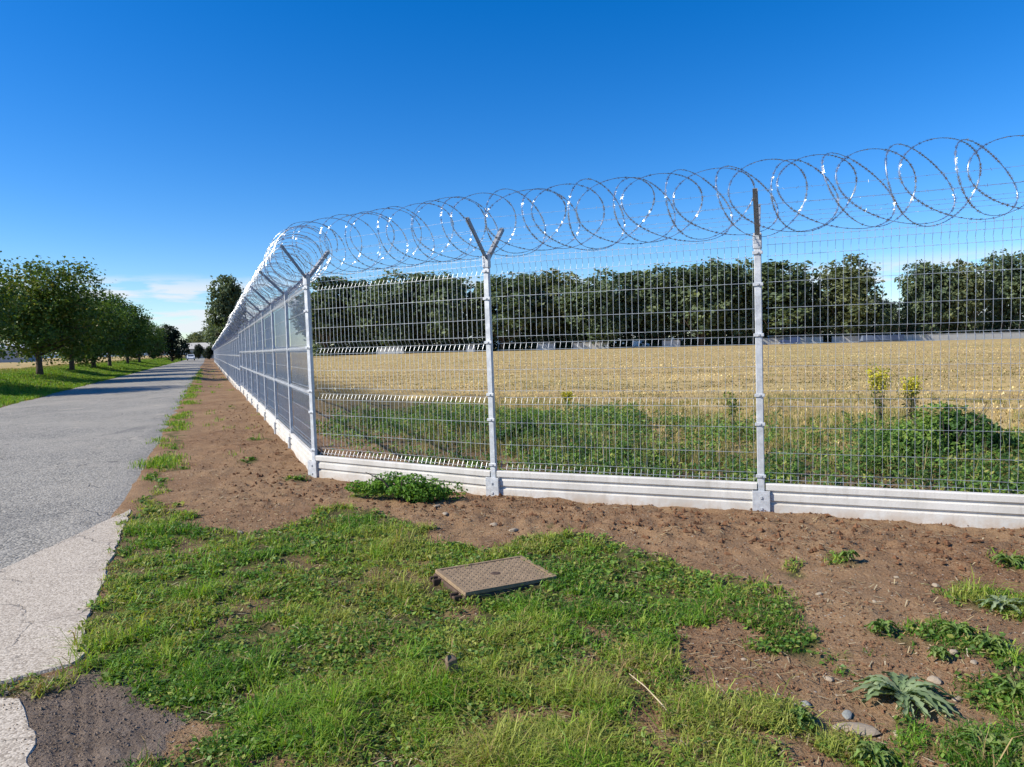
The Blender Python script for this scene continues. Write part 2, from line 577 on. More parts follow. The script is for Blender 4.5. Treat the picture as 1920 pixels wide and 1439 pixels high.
SLAB_A = poly_g([(246, 958), (228, 1005), (206, 1062), (185, 1125), (162, 1172), (158, 1205), (172, 1226), (130, 1255), (70, 1270),
                 (0, 1288), (-160, 1330), (-700, 1480), (-620, 1330), (-300, 1210), (0, 1073), (120, 1018)])
SLAB_B = poly_g([(-720, 1520), (-160, 1352), (0, 1312), (40, 1314), (52, 1340), (70, 1372), (74, 1400), (60, 1425), (62, 1445), (40, 1600), (-500, 1750)])
BARE = [(1010, 1330, .16), (700, 1325, .12), (940, 1365, .12), (1120, 1190, .14), (600, 1180, .10), (1090, 1120, .12), (860, 1140, .16),
        (1250, 1370, .25), (1180, 1330, .2), (530, 1320, .1), (400, 1170, .1), (980, 1240, .12), (760, 1210, .1)]
BARE_W = [(G(a, b), r) for a, b, r in BARE]
MAN = [G(812, 1064, .075), G(868, 1105, .075), G(1040, 1069, .075), G(985, 1032, .075)]
MAN_C = sum(MAN) / 4
MAN_U = (MAN[2] - MAN[1] + MAN[3] - MAN[0]) / np.linalg.norm(MAN[2] - MAN[1] + MAN[3] - MAN[0])


def grass_amount(x, y):
    """0..1 cover of short green grass on the near verge"""
    wx = x + (fbm(x, y, 3.2, 4, 5) - .5) * .55; wy = y + (fbm(x, y, 3.2, 4, 9) - .5) * .55
    g = inside(GRASS_MAIN, wx, wy).astype(float)
    n = fbm(x, y, 2.4, 4, 21)
    g *= np.clip(.50 + sstep(.34, .54, n) * .65, 0, 1)
    for c, r in BARE_W:
        d = np.hypot(wx - c[0], wy - c[1])
        g *= .30 + .70 * sstep(r * .55, r * 1.2, d)
    for c, r in SPOT_W:
        d = np.hypot((x + (wx - x) * .55 - c[0]), (y + (wy - y) * .55 - c[1]))
        g = np.maximum(g, .9 * sstep(r * 1.1, r * .45, d))
    return g


SLAB_BB = (min(SLAB_A[:, 0].min(), SLAB_B[:, 0].min()) - 1, max(SLAB_A[:, 0].max(), SLAB_B[:, 0].max()) + 1,
           min(SLAB_A[:, 1].min(), SLAB_B[:, 1].min()) - 1, max(SLAB_A[:, 1].max(), SLAB_B[:, 1].max()) + 1)


def poly_edge(P, x, y):
    d = np.full(x.shape, 9.0)
    for i in range(len(P)):
        a, b = P[i], P[(i + 1) % len(P)]
        ab = b - a
        t = np.clip(((x - a[0]) * ab[0] + (y - a[1]) * ab[1]) / (ab @ ab), 0, 1)
        d = np.minimum(d, np.hypot(x - a[0] - t * ab[0], y - a[1] - t * ab[1]))
    return d


def slab_dist(x, y):
    d = np.full(x.shape, 9.0)
    for P in (SLAB_A, SLAB_B):
        for i in range(len(P)):
            a, b = P[i], P[(i + 1) % len(P)]
            ab = b - a
            t = np.clip(((x - a[0]) * ab[0] + (y - a[1]) * ab[1]) / (ab @ ab), 0, 1)
            d = np.minimum(d, np.hypot(x - a[0] - t * ab[0], y - a[1] - t * ab[1]))
        d = np.where(inside(P, x, y), 0, d)
    return d


def height(x, y):
    x, y = np.asarray(x, float), np.asarray(y, float)
    h = np.array(height0(x, y), float)
    m = (x > SLAB_BB[0]) & (x < SLAB_BB[1]) & (y > SLAB_BB[2]) & (y < SLAB_BB[3])
    if m.any():
        k = sstep(.03, .55, slab_dist(x[m], y[m]))
        h[m] = h[m] * k + .008 * (1 - k)
    return h


def height0(x, y):
    s, t = road_st(x, y)
    r = np.hypot(x, y)
    h = (fbm(x, y, .35, 3, 2) - .5) * .10 * sstep(0.1, 2.5, np.abs(t) * (t > 0) + (t < -ROAD_W) * (-t - ROAD_W))
    # bank on the far side of the road
    u = -t - ROAD_W
    h = h + .60 * sstep(.0, 4.0, u) + sstep(0, 1.5, u) * (fbm(x, y, .8, 3, 31) - .5) * .22
    # roughness of the worked soil
    near = sstep(60, 12, r)
    right = sstep(.05, .7, t)
    fi = field_in(x, y)
    heap = sstep(1.1, .15, np.abs(fi + .55)) * (t > .4)
    h = h + right * near * ((fbm(x, y, 2.2, 4, 40) - .5) * .07 + (fbm(x, y, 11, 3, 44) - .5) * (.022 + .05 * heap)) + heap * near * .035
    h = h + right * sstep(.4, 2.5, fi) * near * (fbm(x, y, .9, 3, 50) - .5) * .25
    # the ground falls a little along the road
    h = h - .14 * sstep(18, 34, s) * (t > -.2) * sstep(0, 1.2, t) * sstep(30, -2, fi)
    h = h + .35 * sstep(60, 200, r) * (t > 0) * sstep(5, 60, fi)
    return h


# ------------------------------------------------------------------ ground sheet
def build_ground():
    r1 = np.exp(np.linspace(math.log(.45), math.log(30), 470))
    r2 = np.exp(np.linspace(math.log(30), math.log(6000), 150))[1:]
    rr = np.concatenate([r1, r2])
    a1 = np.linspace(R(-52), R(52), 360)
    a2 = np.linspace(R(52), R(308), 60)[1:-1]
    aa = np.concatenate([a1, a2])
    A, RR = np.meshgrid(aa, rr)
    X, Y = np.sin(A) * RR, np.cos(A) * RR
    Z = height(X, Y)
    s, t = road_st(X, Y)
    fi = field_in(X, Y)
    under = (t > -ROAD_W - .1) & (t < .1)
    fade = sstep(0, .35, np.minimum(-t, t + ROAD_W))
    Z = Z - .05 * fade
    for P in (SLAB_A, SLAB_B):
        ins = inside(P, X, Y) & (poly_edge(P, X, Y) > .07)
        Z = np.where(ins, -.045, Z)
    Z[0:40] = np.minimum(Z[0:40], .02)
    g = grass_amount(X, Y)
    u = -t - ROAD_W
    lw = u + (fbm(X, Y, .5, 3, 61) - .5) * 3
    vg = sstep(-.1, .25, u) * sstep(9.5, 7.5, lw)
    g = np.maximum(g, vg)
    wn_ = (fbm(X, Y, .6, 4, 70) - .5)
    wst = sstep(1.0, 2.6, fi + wn_ * 2.6) * sstep(7.5, 4.0, fi + wn_ * 3)
    g = np.maximum(g, .75 * wst)
    st = np.maximum(sstep(3.6, 6.5, fi + wn_ * 4), sstep(7.5, 9.5, lw) * (u > 0))
    d = inside(DIRT, X + (fbm(X, Y, 5, 3, 77) - .5) * .12, Y + (fbm(X, Y, 5, 3, 78) - .5) * .12).astype(float)
    # tyre mark pressed in the dirt
    ta, tb = G(150, 1285), G(138, 1560)
    tv = (tb - ta) / np.linalg.norm(tb - ta); tn = np.array([-tv[1], tv[0]])
    al = (X - ta[0]) * tv[0] + (Y - ta[1]) * tv[1]; ac = (X - ta[0]) * tn[0] + (Y - ta[1]) * tn[1]
    rut = d * sstep(0, .08, al) * (np.exp(-(ac / .012) ** 2) + .8 * np.exp(-((ac - .055) / .014) ** 2) + .5 * np.exp(-((ac + .06) / .02) ** 2))
    Z = Z - .014 * rut + d * .012 * (fbm(X, Y, 16, 3, 99) - .5)
    C = np.stack([g, st, d], -1).reshape(-1, 3)
    nr, na = A.shape
    i = np.arange(nr - 1)[:, None] * na; k = np.arange(na)[None, :]; k2 = (k + 1) % na
    q = np.stack([i + k, i + k2, i + na + k2, i + na + k], -1).reshape(-1, 4)
    V = np.stack([X, Y, Z], -1).reshape(-1, 3)
    # centre cap
    c = len(V)
    V = np.vstack([V, [[0, 0, -.02]]]); C = np.vstack([C, [[.5, 0, 0]]])
    tr = np.stack([np.full(na, c), (np.arange(na) + 1) % na, np.arange(na)], -1)
    q = q[:, ::-1]; 
    me = mesh_np('ground', V, tris=tr[:, ::1], quads=q, col=C, smooth=True, mat=M_GROUND)
    return link('ground', me, kind='structure')


build_ground()


def build_road():
    ss = np.concatenate([np.linspace(-14, 30, 260), np.exp(np.linspace(math.log(30), math.log(900), 120))[1:]])
    tt = np.linspace(-ROAD_W, 0, 26)
    V = []
    for s in ss:
        e = (vnoise(np.array(s * 1.3), np.array(3.0), 4) - .5) * .28 + (vnoise(np.array(s * 5.0), np.array(8.0), 5) - .5) * .10
        e2 = (vnoise(np.array(s * .9), np.array(13.0), 6) - .5) * .35
        f = sstep(-1, 1.5, s)
        lo, hi = -ROAD_W + e2, e * f + (-.02)
        for t in tt:
            w = (t + ROAD_W) / ROAD_W
            tl = lo + (hi - lo) * w
            p = road_pt(s, tl)
            z = .006 + .008 * (1 - (2 * w - 1) ** 2)
            if w in (0.0, 1.0): z = -.04
            V.append([p[0], p[1], z])
    V = np.array(V); n = len(tt)
    q = [[i * n + k, i * n + k + 1, (i + 1) * n + k + 1, (i + 1) * n + k] for i in range(len(ss) - 1) for k in range(n - 1)]
    link('road', mesh_np('road', V, quads=q, smooth=True, mat=M_ASPH), kind='structure')


build_road()


def build_slab(name, poly, z):
    """a cast slab with a broken rim, a few centimetres thick"""
    P = []
    n = len(poly)
    for i in range(n):
        a, b = poly[i], poly[(i + 1) % n]
        L = np.linalg.norm(b - a); m = max(2, int(L / .045))
        for k in range(m):
            p = a + (b - a) * k / m
            if L < 3:
                p = p + (rng.random(2) - .5) * .010 + (np.array([fbm(p[0], p[1], 6, 3, 3), fbm(p[0], p[1], 6, 3, 4)]) - .5) * .045
            P.append(p)
    P = np.array(P); m = len(P)
    c = P.mean(0)
    ring = np.vstack([np.c_[P, np.full(m, z - .09)], np.c_[P, np.full(m, z - .012)], np.c_[P + (c - P) / np.linalg.norm(c - P, axis=1)[:, None] * .012, np.full(m, z)]])
    q = [[k * m + i, k * m + (i + 1) % m, (k + 1) * m + (i + 1) % m, (k + 1) * m + i] for k in range(2) for i in range(m)]
    me = bpy.data.meshes.new(name)
    me.from_pydata(ring.tolist(), [], q + [list(range(2 * m, 3 * m))])
    me.materials.append(M_SLAB)
    link(name, me, kind='structure')


build_slab('concrete_apron', SLAB_A, .020)
build_slab('concrete_slab', SLAB_B, .014)

# ------------------------------------------------------------------ the fence
POST_H = 2.40
LEAN = 0.010          # the posts lean a touch to the left of upright


def zg(p):
    return float(height(np.array(float(p[0])), np.array(float(p[1]))))


def make_post_meshes():
    post = MB().cbox((0, 0, POST_H / 2 - .15), (.062, .045, POST_H + .30), .006).mesh('post', M_POST)
    out = {'post': post}
    # y-shaped head: a sleeve and two bent arms made of angle bar
    sl = MB().cbox((0, 0, POST_H + .03), (.074, .057, .13), .005)
    out['sleeve'] = sl.mesh('sleeve', M_POST)
    a = R(45)
    for nm, sg in (('arm', -1), ('arm_back', 1)):
        m = MB()
        L = .50
        d = np.array([0, sg * math.cos(a), math.sin(a)])
        nrm = np.array([0, -sg * math.sin(a), math.cos(a)])
        rot = np.stack([np.array([1., 0, 0]), d, nrm], 1)
        c = np.array([0, sg * .012, POST_H + .07]) + d * L / 2
        m.box(c, (.042, L, .005), rot)
        m.box(c + np.array([.0185, 0, 0]) - nrm * .020, (.005, L, .036), rot)
        for k in (.18, .32, .46):
            m.box(np.array([0, sg * .012, POST_H + .07]) + d * k + nrm * .007, (.016, .012, .012), rot)
        out[nm] = m.mesh('arm', M_ARM)
    out['cap'] = MB().cbox((0, 0, POST_H + .098), (.07, .052, .012), .004).mesh('cap', M_POST)
    # clip that ties the mesh to the post
    cl = MB().cbox((0, -.027, 0), (.088, .012, .030), .003)
    cl.box((0, -.036, 0), (.016, .010, .016))
    out['clip'] = cl.mesh('clip', M_POST)
    # u-shaped shoe that holds the kick board
    sh = MB()
    sh.cbox((0, -.052, .0), (.15, .008, .40), .002)
    sh.cbox((-.071, -.022, .0), (.008, .055, .40), .002)
    sh.cbox((.071, -.022, .0), (.008, .055, .40), .002)
    sh.box((0, .034, .0), (.15, .008, .40))
    for z in (.04, .14):
        sh.box((0, -.060, z), (.020, .010, .020))
    out['board_shoe'] = sh.mesh('board_shoe', M_POST)
    return out


PM = make_post_meshes()
BAY = 2.62
H_WIRES = [2.46, 2.40, 2.30, 2.07, 1.84, 1.66, 1.59, 1.52, 1.32, 1.10, 1.03, .96, .77, .54, .355, .295]
FOLDS = [2.35, 1.59, 1.03, .335]


def panel_mesh(width, name, spacing=.058, r=.0019, fold=.030, fy=.030, wires=None):
    """welded mesh panel with four v-shaped folds; x along the fence, y towards the field"""
    m = MB()
    z0, z1 = .262, 2.49
    sg = 1 if fold > 0 else -1
    zs = [z0]
    for fz in sorted(FOLDS):
        zs += [fz - .055, fz, fz + .055]
    zs += [z1]
    def dep(z):
        return max(0.0, max(abs(fold) * (1 - abs(z - f) / .055) for f in FOLDS))
    nx = int((width - .08) / spacing)
    xs = np.linspace(-width / 2 + .04, width / 2 - .04, nx)
    for x in xs:
        pts = [[x, fy + sg * dep(z), z] for z in zs]
        m.tube(pts, r, 4, False)
    for z in (wires or H_WIRES):
        y = fy + sg * dep(z) - .005
        m.tube([[xs[0] - .015, y, z], [0, y, z], [xs[-1] + .015, y, z]], max(r * 1.05, .0022), 4, False)
    return m.mesh(name, M_WIRE)


PANEL = panel_mesh(BAY - .05, 'mesh_panel')
WL = sorted({2.07, 1.84, 1.32, .77, .54, 2.46} | {round(f + d, 3) for f in FOLDS for d in (-.055, -.03, -.01, .01, .03, .055)})
PANEL_L = panel_mesh(BAY - .05, 'mesh_panel', .050, .0026, -.050, .034, WL)


def board_mesh(width):
    """precast kick board with two recessed bands, ends butting between the posts"""
    prof = [(-.030, -.20), (-.030, .080), (-.010, .088), (-.010, .104), (-.030, .118), (-.030, .172), (-.010, .180), (-.010, .196),
            (-.030, .210), (-.030, .258), (-.022, .268), (.022, .268), (.030, .258), (.030, -.20)]
    n = len(prof)
    V = [[sx * width / 2, y, z] for sx in (-1, 1) for y, z in prof]
    q = [[k, (k + 1) % n, n + (k + 1) % n, n + k] for k in range(n)]
    me = bpy.data.meshes.new('kick_board')
    me.from_pydata(V, [], [f[::-1] for f in q] + [list(range(n)), list(range(2 * n - 1, n - 1, -1))])
    me.materials.append(M_PRE)
    return me


BOARD = board_mesh(BAY - .075)


def bright_fold_mesh(width):  # extra thick wires, added so the folds read as bright sunlit bands
    m = MB()
    for fz in (2.34, 1.59, 1.03):
        for k in range(4):
            y = .034 - .050 * (1 - abs(k - 1.5) * .012 / .055) - .006
            m.tube([[-width / 2 + .03, y, fz + (k - 1.5) * .012], [0, y, fz + (k - 1.5) * .012], [width / 2 - .03, y, fz + (k - 1.5) * .012]], .0040, 4, False)
    return m.mesh('bright_fold_wires', M_POST)


BRIGHT_FOLD = bright_fold_mesh(BAY - .05)


def fence_run(pts, zs, label, first_post, clips_upto, shoe_upto, panel):
    """one straight or gently bending run: posts, mesh panels and kick boards are its parts"""
    root = thing('mesh_fence', label, 'fence', (pts[0][0], pts[0][1], 0))
    o0 = np.array([pts[0][0], pts[0][1]])
    for i, p in enumerate(pts):
        a = pts[max(0, i - 1)]; b = pts[min(len(pts) - 1, i + 1)]
        d = np.array(b) - np.array(a); ang = math.atan2(d[1], d[0])
        z = zs[min(i, len(zs) - 1)]
        if i >= first_post:
            po = link('post', PM['post'], root, (p[0] - o0[0], p[1] - o0[1], z), ang)
            po.rotation_euler = (0, -LEAN + (rng.random() - .5) * .006, ang)
            for nm, key in (('sleeve', 'sleeve'), ('cap', 'cap'), ('arm', 'arm'), ('arm', 'arm_back')):
                link(nm, PM[key], po)
            if i < clips_upto:
                for cz in (.33, .80, 1.06, 1.60, 2.05, 2.33):
                    link('clip', PM['clip'], po, (0, 0, cz))
            if i < shoe_upto:
                link('board_shoe', PM['board_shoe'], po)
        if i + 1 < len(pts):
            q = np.array(pts[i + 1]); d = q - np.array(p); L = np.linalg.norm(d); ang = math.atan2(d[1], d[0])
            mid = (np.array(p) + q) / 2 - o0
            zz = (z + zs[min(i + 1, len(zs) - 1)]) / 2 if abs(z - zs[min(i + 1, len(zs) - 1)]) < .05 else z
            pa = link('mesh_panel', panel, root, (mid[0], mid[1], zz + (rng.random() - .5) * .012), ang)
            pa.scale = (L / BAY, 1, 1)
            if panel is PANEL_L:
                link('bright_fold_wires', BRIGHT_FOLD, pa)
            bo = link('kick_board', BOARD, root, (mid[0], mid[1], zz + (rng.random() - .5) * .012), ang)
            bo.scale = (L / BAY, 1, 1)
    return root


right_pts = [P1, P2, P3, P4, P5, P6]
fenceR = fence_run(right_pts, [0] * 6, 'galvanised mesh fence run crossing the picture in front of the stubble field', 0, 9, 9, PANEL)
n_left = 60
# the road-side run: the order of the posts makes its face look at the road
left_pts = [P1 + LDIR * BAY * k for k in range(n_left + 1)][::-1]
left_z = []
for k in range(n_left + 1):
    left_z.append(0.0 if k < 9 else -.14)
fenceL = fence_run(left_pts, left_z[::-1], 'long galvanised mesh fence run receding along the road into the distance', 0, 0, 999, PANEL_L)
# the corner post belongs to the other run: drop the double
for o in list(fenceL.children):
    if o.name.startswith('post') and np.hypot(o.location.x + left_pts[0][0] - P1[0], o.location.y + left_pts[0][1] - P1[1]) < .05:
        for c in list(o.children):
            bpy.data.objects.remove(c)
        bpy.data.objects.remove(o)


# strands of barbed wire along the arms, and the razor coil lying in the y
def strands(pts, zs, root, per_seg_barbs=True):
    o0 = np.array([root.location.x, root.location.y])
    for sg in (-1, 1):
        for k in (.18, .32, .46):
            off = sg * (.012 + k * math.cos(R(45))); up = POST_H + .085 + k * math.sin(R(45))
            m = MB(); line = []
            for i, p in enumerate(pts):
                a = pts[max(0, i - 1)]; b = pts[min(len(pts) - 1, i + 1)]
                d = np.array(b) - np.array(a); d /= np.linalg.norm(d); n = np.array([-d[1], d[0]])
                q = np.array(p) + n * off - o0 - np.array([d[0], d[1]]) * LEAN * 2.6
                line.append([q[0], q[1], zs[min(i, len(zs) - 1)] + up])
            dense = []
            for i in range(len(line) - 1):
                for f in np.arange(0, 1, .2):
                    c = np.array(line[i]) * (1 - f) + np.array(line[i + 1]) * f
                    c[2] -= .05 * f * (1 - f)
                    dense.append(c)
            dense.append(np.array(line[-1]))
            m.tube(dense, .0016, 3, False)
            if per_seg_barbs:
                dd = np.array(dense)
                for i in range(len(dd) - 1):
                    L = np.linalg.norm(dd[i + 1] - dd[i])
                    for f in np.arange(0, 1, .11 / L):
                        c = dd[i] + (dd[i + 1] - dd[i]) * f
                        v = rng.normal(size=3); v /= np.linalg.norm(v)
                        m.tube([c - v * .014, c + v * .014], .0015, 3, False)
            link('barbed_strand', m.mesh('barbed_strand', M_RAZOR), root)


strands(right_pts, [0] * 6, fenceR)
strands(left_pts[::3] + [left_pts[-1]], (left_z[::-1])[::3] + [0], fenceL, False)


def razor_coil(path, seg, barbs, seed, pitch=.225, rad=.335, tilt0=.20, tilt1=.024, name='razor_wire_coil', **props):
    """concertina coil: neighbouring loops are clipped together five times a turn, so they zig-zag"""
    g = np.random.default_rng(seed)
    P = np.array(path, float)
    D = np.diff(P, axis=0); L = np.linalg.norm(D, axis=1); S = np.r_[0, np.cumsum(L)]
    total = S[-1]
    loops = int(total / pitch)
    th = np.linspace(0, loops * 2 * math.pi, loops * seg)
    base = th / (2 * math.pi) * pitch
    k = th / (2 * math.pi)
    wob = np.interp(k, np.arange(loops + 3), g.normal(size=loops + 3) * .034)
    wob2 = np.interp(k, np.arange(loops + 3), g.normal(size=loops + 3) * .022)
    tl = tilt0 + tilt1 * base + np.interp(k, np.arange(loops + 3), g.uniform(-.035, .035, loops + 3))
    ph = np.interp(k, np.arange(loops + 3), g.normal(size=loops + 3) * .14)
    ax = base + tl * np.cos(th + ph) + .075 * np.sin(1.5 * th) + wob
    ax = np.clip(ax, 0, total - .001)
    rr = rad + wob2
    idx = np.clip(np.searchsorted(S, ax, side='right') - 1, 0, len(L) - 1)
    f = (ax - S[idx]) / L[idx]
    C = P[idx] + D[idx] * f[:, None]
    # smooth direction near bends
    T = D / L[:, None]
    Tn = T[idx]
    for j in range(1, len(L)):
        w = np.clip(1 - np.abs(ax - S[j]) / .6, 0, 1)[:, None]
        av = T[j - 1] + T[j]; av /= np.linalg.norm(av)
        Tn = Tn * (1 - w) + av * w
    Tn /= np.linalg.norm(Tn, axis=1)[:, None]
    up = np.array([0, 0, 1.0])
    N = np.cross(np.broadcast_to(up, Tn.shape), Tn); N /= np.linalg.norm(N, axis=1)[:, None]
    Rv = np.cos(th)[:, None] * N + np.sin(th)[:, None] * up * .97
    Q = C + rr[:, None] * Rv
    n = len(Q)
    tg = np.gradient(Q, axis=0); tg /= np.linalg.norm(tg, axis=1)[:, None]
    bn = np.cross(tg, Rv); bn /= np.linalg.norm(bn, axis=1)[:, None] + 1e-9
    rd = np.cross(bn, tg)
    w, h = .0032, .0024
    V = np.stack([Q + rd * h, Q + bn * w, Q - rd * h, Q - bn * w], 1).reshape(-1, 3)
    i = np.arange(n - 1)[:, None] * 4; a = np.arange(4)[None, :]; b = (a + 1) % 4
    q = np.stack([i + a, i + b, i + 4 + b, i + 4 + a], -1).reshape(-1, 4)
    coil = link(name, mesh_np(name, V, quads=q, mat=M_RAZOR), None, **props)
    if barbs:
        arc = np.r_[0, np.cumsum(np.linalg.norm(np.diff(Q, axis=0), axis=1))]
        ns = int(arc[-1] / barbs)
        at_ = (np.arange(ns) + .5) * barbs
        j = np.clip(np.searchsorted(arc, at_) - 1, 0, n - 1)
        c, t, s, r_ = Q[j], tg[j], bn[j], rd[j]
        tilt = g.normal(size=(ns, 1)) * .35
        s2 = s * np.cos(tilt) + r_ * np.sin(tilt)
        r2 = np.cross(t, s2)
        e = .0125; ww = .0145
        # a four-pointed blade: two points on each side of the tape
        pts = np.stack([c - t * e * .45 + r2 * .002, c + t * e * .45 + r2 * .002,
                        c + t * e * 1.1 + s2 * ww, c - t * e * 1.1 + s2 * ww,
                        c + t * e * 1.1 - s2 * ww, c - t * e * 1.1 - s2 * ww,
                        c + s2 * ww * .35 + r2 * .002, c - s2 * ww * .35 + r2 * .002], 1)
        o = np.arange(ns)[:, None] * 8
        tr = np.concatenate([o + np.array([[1, 2, 6]]), o + np.array([[0, 6, 3]]), o + np.array([[1, 7, 4]]), o + np.array([[0, 5, 7]]), o + np.array([[0, 1, 6]]), o + np.array([[0, 7, 1]])])
        bl = link('blades', mesh_np('blades', pts.reshape(-1, 3), tris=tr, mat=M_RAZOR), coil, kind='stuff')
    return coil


CZ = POST_H + .40
lean_off = -LEAN * 2.7
pathR = [(p[0] + lean_off, p[1], CZ) for p in [P1 + LDIR * .05] + right_pts[1:]]
razor_coil(pathR, 80, .036, 5, label='razor wire coil standing in the arms above the fence that crosses the picture', category='razor wire')
pathL = [(p[0] + lean_off, p[1], CZ + z) for p, z in zip(left_pts[::-1], left_z)]
near_n = 14
razor_coil(pathL[:near_n + 1], 44, .042, 6, pitch=.155, tilt1=0.0, name='razor_wire_coil', label='near length of razor wire coil above the road-side fence, tight against the corner post', category='razor wire')
razor_coil(pathL[near_n:], 26, .12, 7, pitch=.17, tilt1=0.0, name='razor_wire_coil', label='far length of razor wire coil above the road-side fence, fading into the distance', category='razor wire')


# ------------------------------------------------------------------ trees
def leaf_quads(g, C, size, nrm_bias=None, aspect=.62, spread=1.0):
    """pointed leaf quads at C (N,3)"""
    n = len(C)
    nm = g.normal(size=(n, 3))
    if nrm_bias is not None:
        nm = nm * spread + nrm_bias
    nm /= np.linalg.norm(nm, axis=1)[:, None] + 1e-9
    a = np.cross(nm, g.normal(size=(n, 3))); a /= np.linalg.norm(a, axis=1)[:, None] + 1e-9
    b = np.cross(nm, a)
    s = np.broadcast_to(np.asarray(size, float), (n,))[:, None] * g.uniform(.65, 1.3, (n, 1))
    bend = nm * s * g.uniform(-.15, .25, (n, 1))
    V = np.stack([C - a * s * .5, C + b * s * aspect * .5 + bend, C + a * s * .55, C - b * s * aspect * .5 + bend], 1)
    q = (np.arange(n)[:, None] * 4 + np.arange(4)[None, :])
    return V.reshape(-1, 3), q


def tree_meshes(seed, h, w, n_clump, per, leaf, palette, trunk_h=.16, trunk_r=.16, fill=.55, leafmat=None, round_=1.0, lobes=7):
    """trunk with limbs, and a crown of leaves clumped on lobes; base at the origin"""
    g = np.random.default_rng(seed)
    th = h * trunk_h
    cr_h = h - th * .75
    cz = th * .75 + cr_h * .5
    # lobes give the crown its uneven outline
    L = []
    for k in range(lobes):
        a = g.uniform(0, 2 * math.pi); zz = g.uniform(-.75, .8)
        rmax = math.sqrt(max(.05, 1 - abs(zz) ** 2.4)) * round_
        rad = g.uniform(.25, .62) * rmax
        L.append((math.cos(a) * rad * w / 2, math.sin(a) * rad * w / 2, cz + zz * cr_h * .40, g.uniform(.36, .60)))
    L.append((0, 0, cz, .66)); L.append((g.normal() * w * .06, g.normal() * w * .06, cz + cr_h * .27, .46))
    cents = []
    while len(cents) < n_clump:
        lx, ly, lz, lr = L[g.integers(len(L))]
        d = g.normal(size=3); d /= np.linalg.norm(d)
        rr = lr * (g.random() ** (1 / 3) if g.random() < fill else g.uniform(.86, 1.06))
        p = np.array([lx + d[0] * rr * w * .5, ly + d[1] * rr * w * .5, lz + d[2] * rr * cr_h * .5])
        if p[2] > th * .55 and p[2] < h:
            cents.append(p)
    cents = np.array(cents)
    cs = g.uniform(.55, 1.3, len(cents)) * w * .055
    tone = g.random(len(cents))
    idx = np.repeat(np.arange(len(cents)), per)
    C = cents[idx] + np.clip(g.normal(size=(len(idx), 3)), -1.7, 1.7) * cs[idx][:, None] * np.array([1, 1, .75])
    out = C - np.array([0, 0, cz]); out /= np.linalg.norm(out, axis=1)[:, None] + 1e-9
    V, q = leaf_quads(g, C, leaf, out * .7 + np.array([0, 0, .55]), .7, .75)
    pal = np.array(palette)
    t = np.clip(tone[idx] * .75 + g.random(len(idx)) * .35 - .05, 0, .999) * (len(pal) - 1)
    i0 = t.astype(int); fr = (t - i0)[:, None]
    col = pal[i0] * (1 - fr) + pal[np.minimum(i0 + 1, len(pal) - 1)] * fr
    col *= g.uniform(.8, 1.2, (len(idx), 1))
    crown = mesh_np('crown', V, quads=q, col=np.repeat(col, 4, 0), mat=leafmat or M_LEAF)
    m = MB()
    tr = trunk_r
    lean = g.normal(size=2) * .03 * h
    zt = h * .62
    pts = [np.array([lean[0] * (k / 6) ** 2 + g.normal() * .02 * tr, lean[1] * (k / 6) ** 2, -.25 + (zt + .25) * k / 6]) for k in range(7)]
    m.tube(pts, [tr * 1.35, tr * 1.05, tr * .95, tr * .8, tr * .6, tr * .4, tr * .2], 8)
    for k in range(7):
        a = k * 2.4 + g.uniform(-.4, .4); z0 = th * (.95 + .22 * k); 
        if z0 > zt * .95: z0 = zt * .8
        o = np.array([lean[0] * (z0 / zt) ** 2, lean[1] * (z0 / zt) ** 2, z0])
        ln = w * g.uniform(.26, .40); up = cr_h * g.uniform(.12, .32)
        e = o + np.array([math.cos(a) * ln, math.sin(a) * ln, up])
        mid = (o + e) / 2 + np.array([0, 0, -up * .12])
        m.tube([o, mid, e], [tr * .48, tr * .32, tr * .08], 5)
        for _ in range(2):
            b2 = mid + (e - mid) * g.uniform(.1, .6); e2 = b2 + np.array([g.normal() * ln * .3, g.normal() * ln * .3, up * g.uniform(.3, .9)])
            m.tube([b2, (b2 + e2) / 2, e2], [tr * .2, tr * .14, tr * .04], 4)
    return crown, m.mesh('trunk', M_BARK, True)


def place_tree(name, meshes, loc, sx, sz, rot, label, group, category='tree'):
    r = thing(name, label, category, loc, rot, group)
    for nm, me in (('crown', meshes[0]), ('trunk', meshes[1])):
        o = link(nm, me, r); o.scale = (sx, sx, sz)
    return r


WALNUT = [(.034, .066, .013), (.060, .112, .020), (.092, .156, .026), (.140, .195, .034)]
WALNUT_Y = [(.038, .072, .014), (.075, .130, .022), (.120, .180, .028), (.21, .175, .034)]
FAR = [(.048, .074, .046), (.084, .122, .066), (.130, .172, .088), (.175, .210, .10)]
FAR_O = [(.058, .080, .042), (.100, .128, .060), (.155, .176, .080), (.205, .212, .092)]
FAR_D = [(.045, .072, .044), (.080, .115, .062), (.125, .165, .080), (.17, .20, .09)]
DARK = [(.010, .018, .009), (.018, .030, .013), (.032, .048, .018)]

wal = [tree_meshes(101, 7.2, 8.6, 460, 44, .20, WALNUT_Y, .15, .17), tree_meshes(102, 7.0, 8.4, 460, 44, .20, WALNUT, .15, .16),
       tree_meshes(103, 7.0, 8.2, 440, 44, .21, WALNUT, .15, .16), tree_meshes(104, 6.8, 8.0, 440, 44, .21, WALNUT, .15, .15)]


def row_point(px, t):
    """point on the line parallel to the road at offset t that stands at picture column px"""
    d = ray(px, 690)[:2]
    # solve O + s*D + t*N = k*d
    A = np.array([[d[0], -ROAD_D[0]], [d[1], -ROAD_D[1]]])
    b = ROAD_O + t * ROAD_N
    k, s = np.linalg.solve(A, b)
    return d * k, s


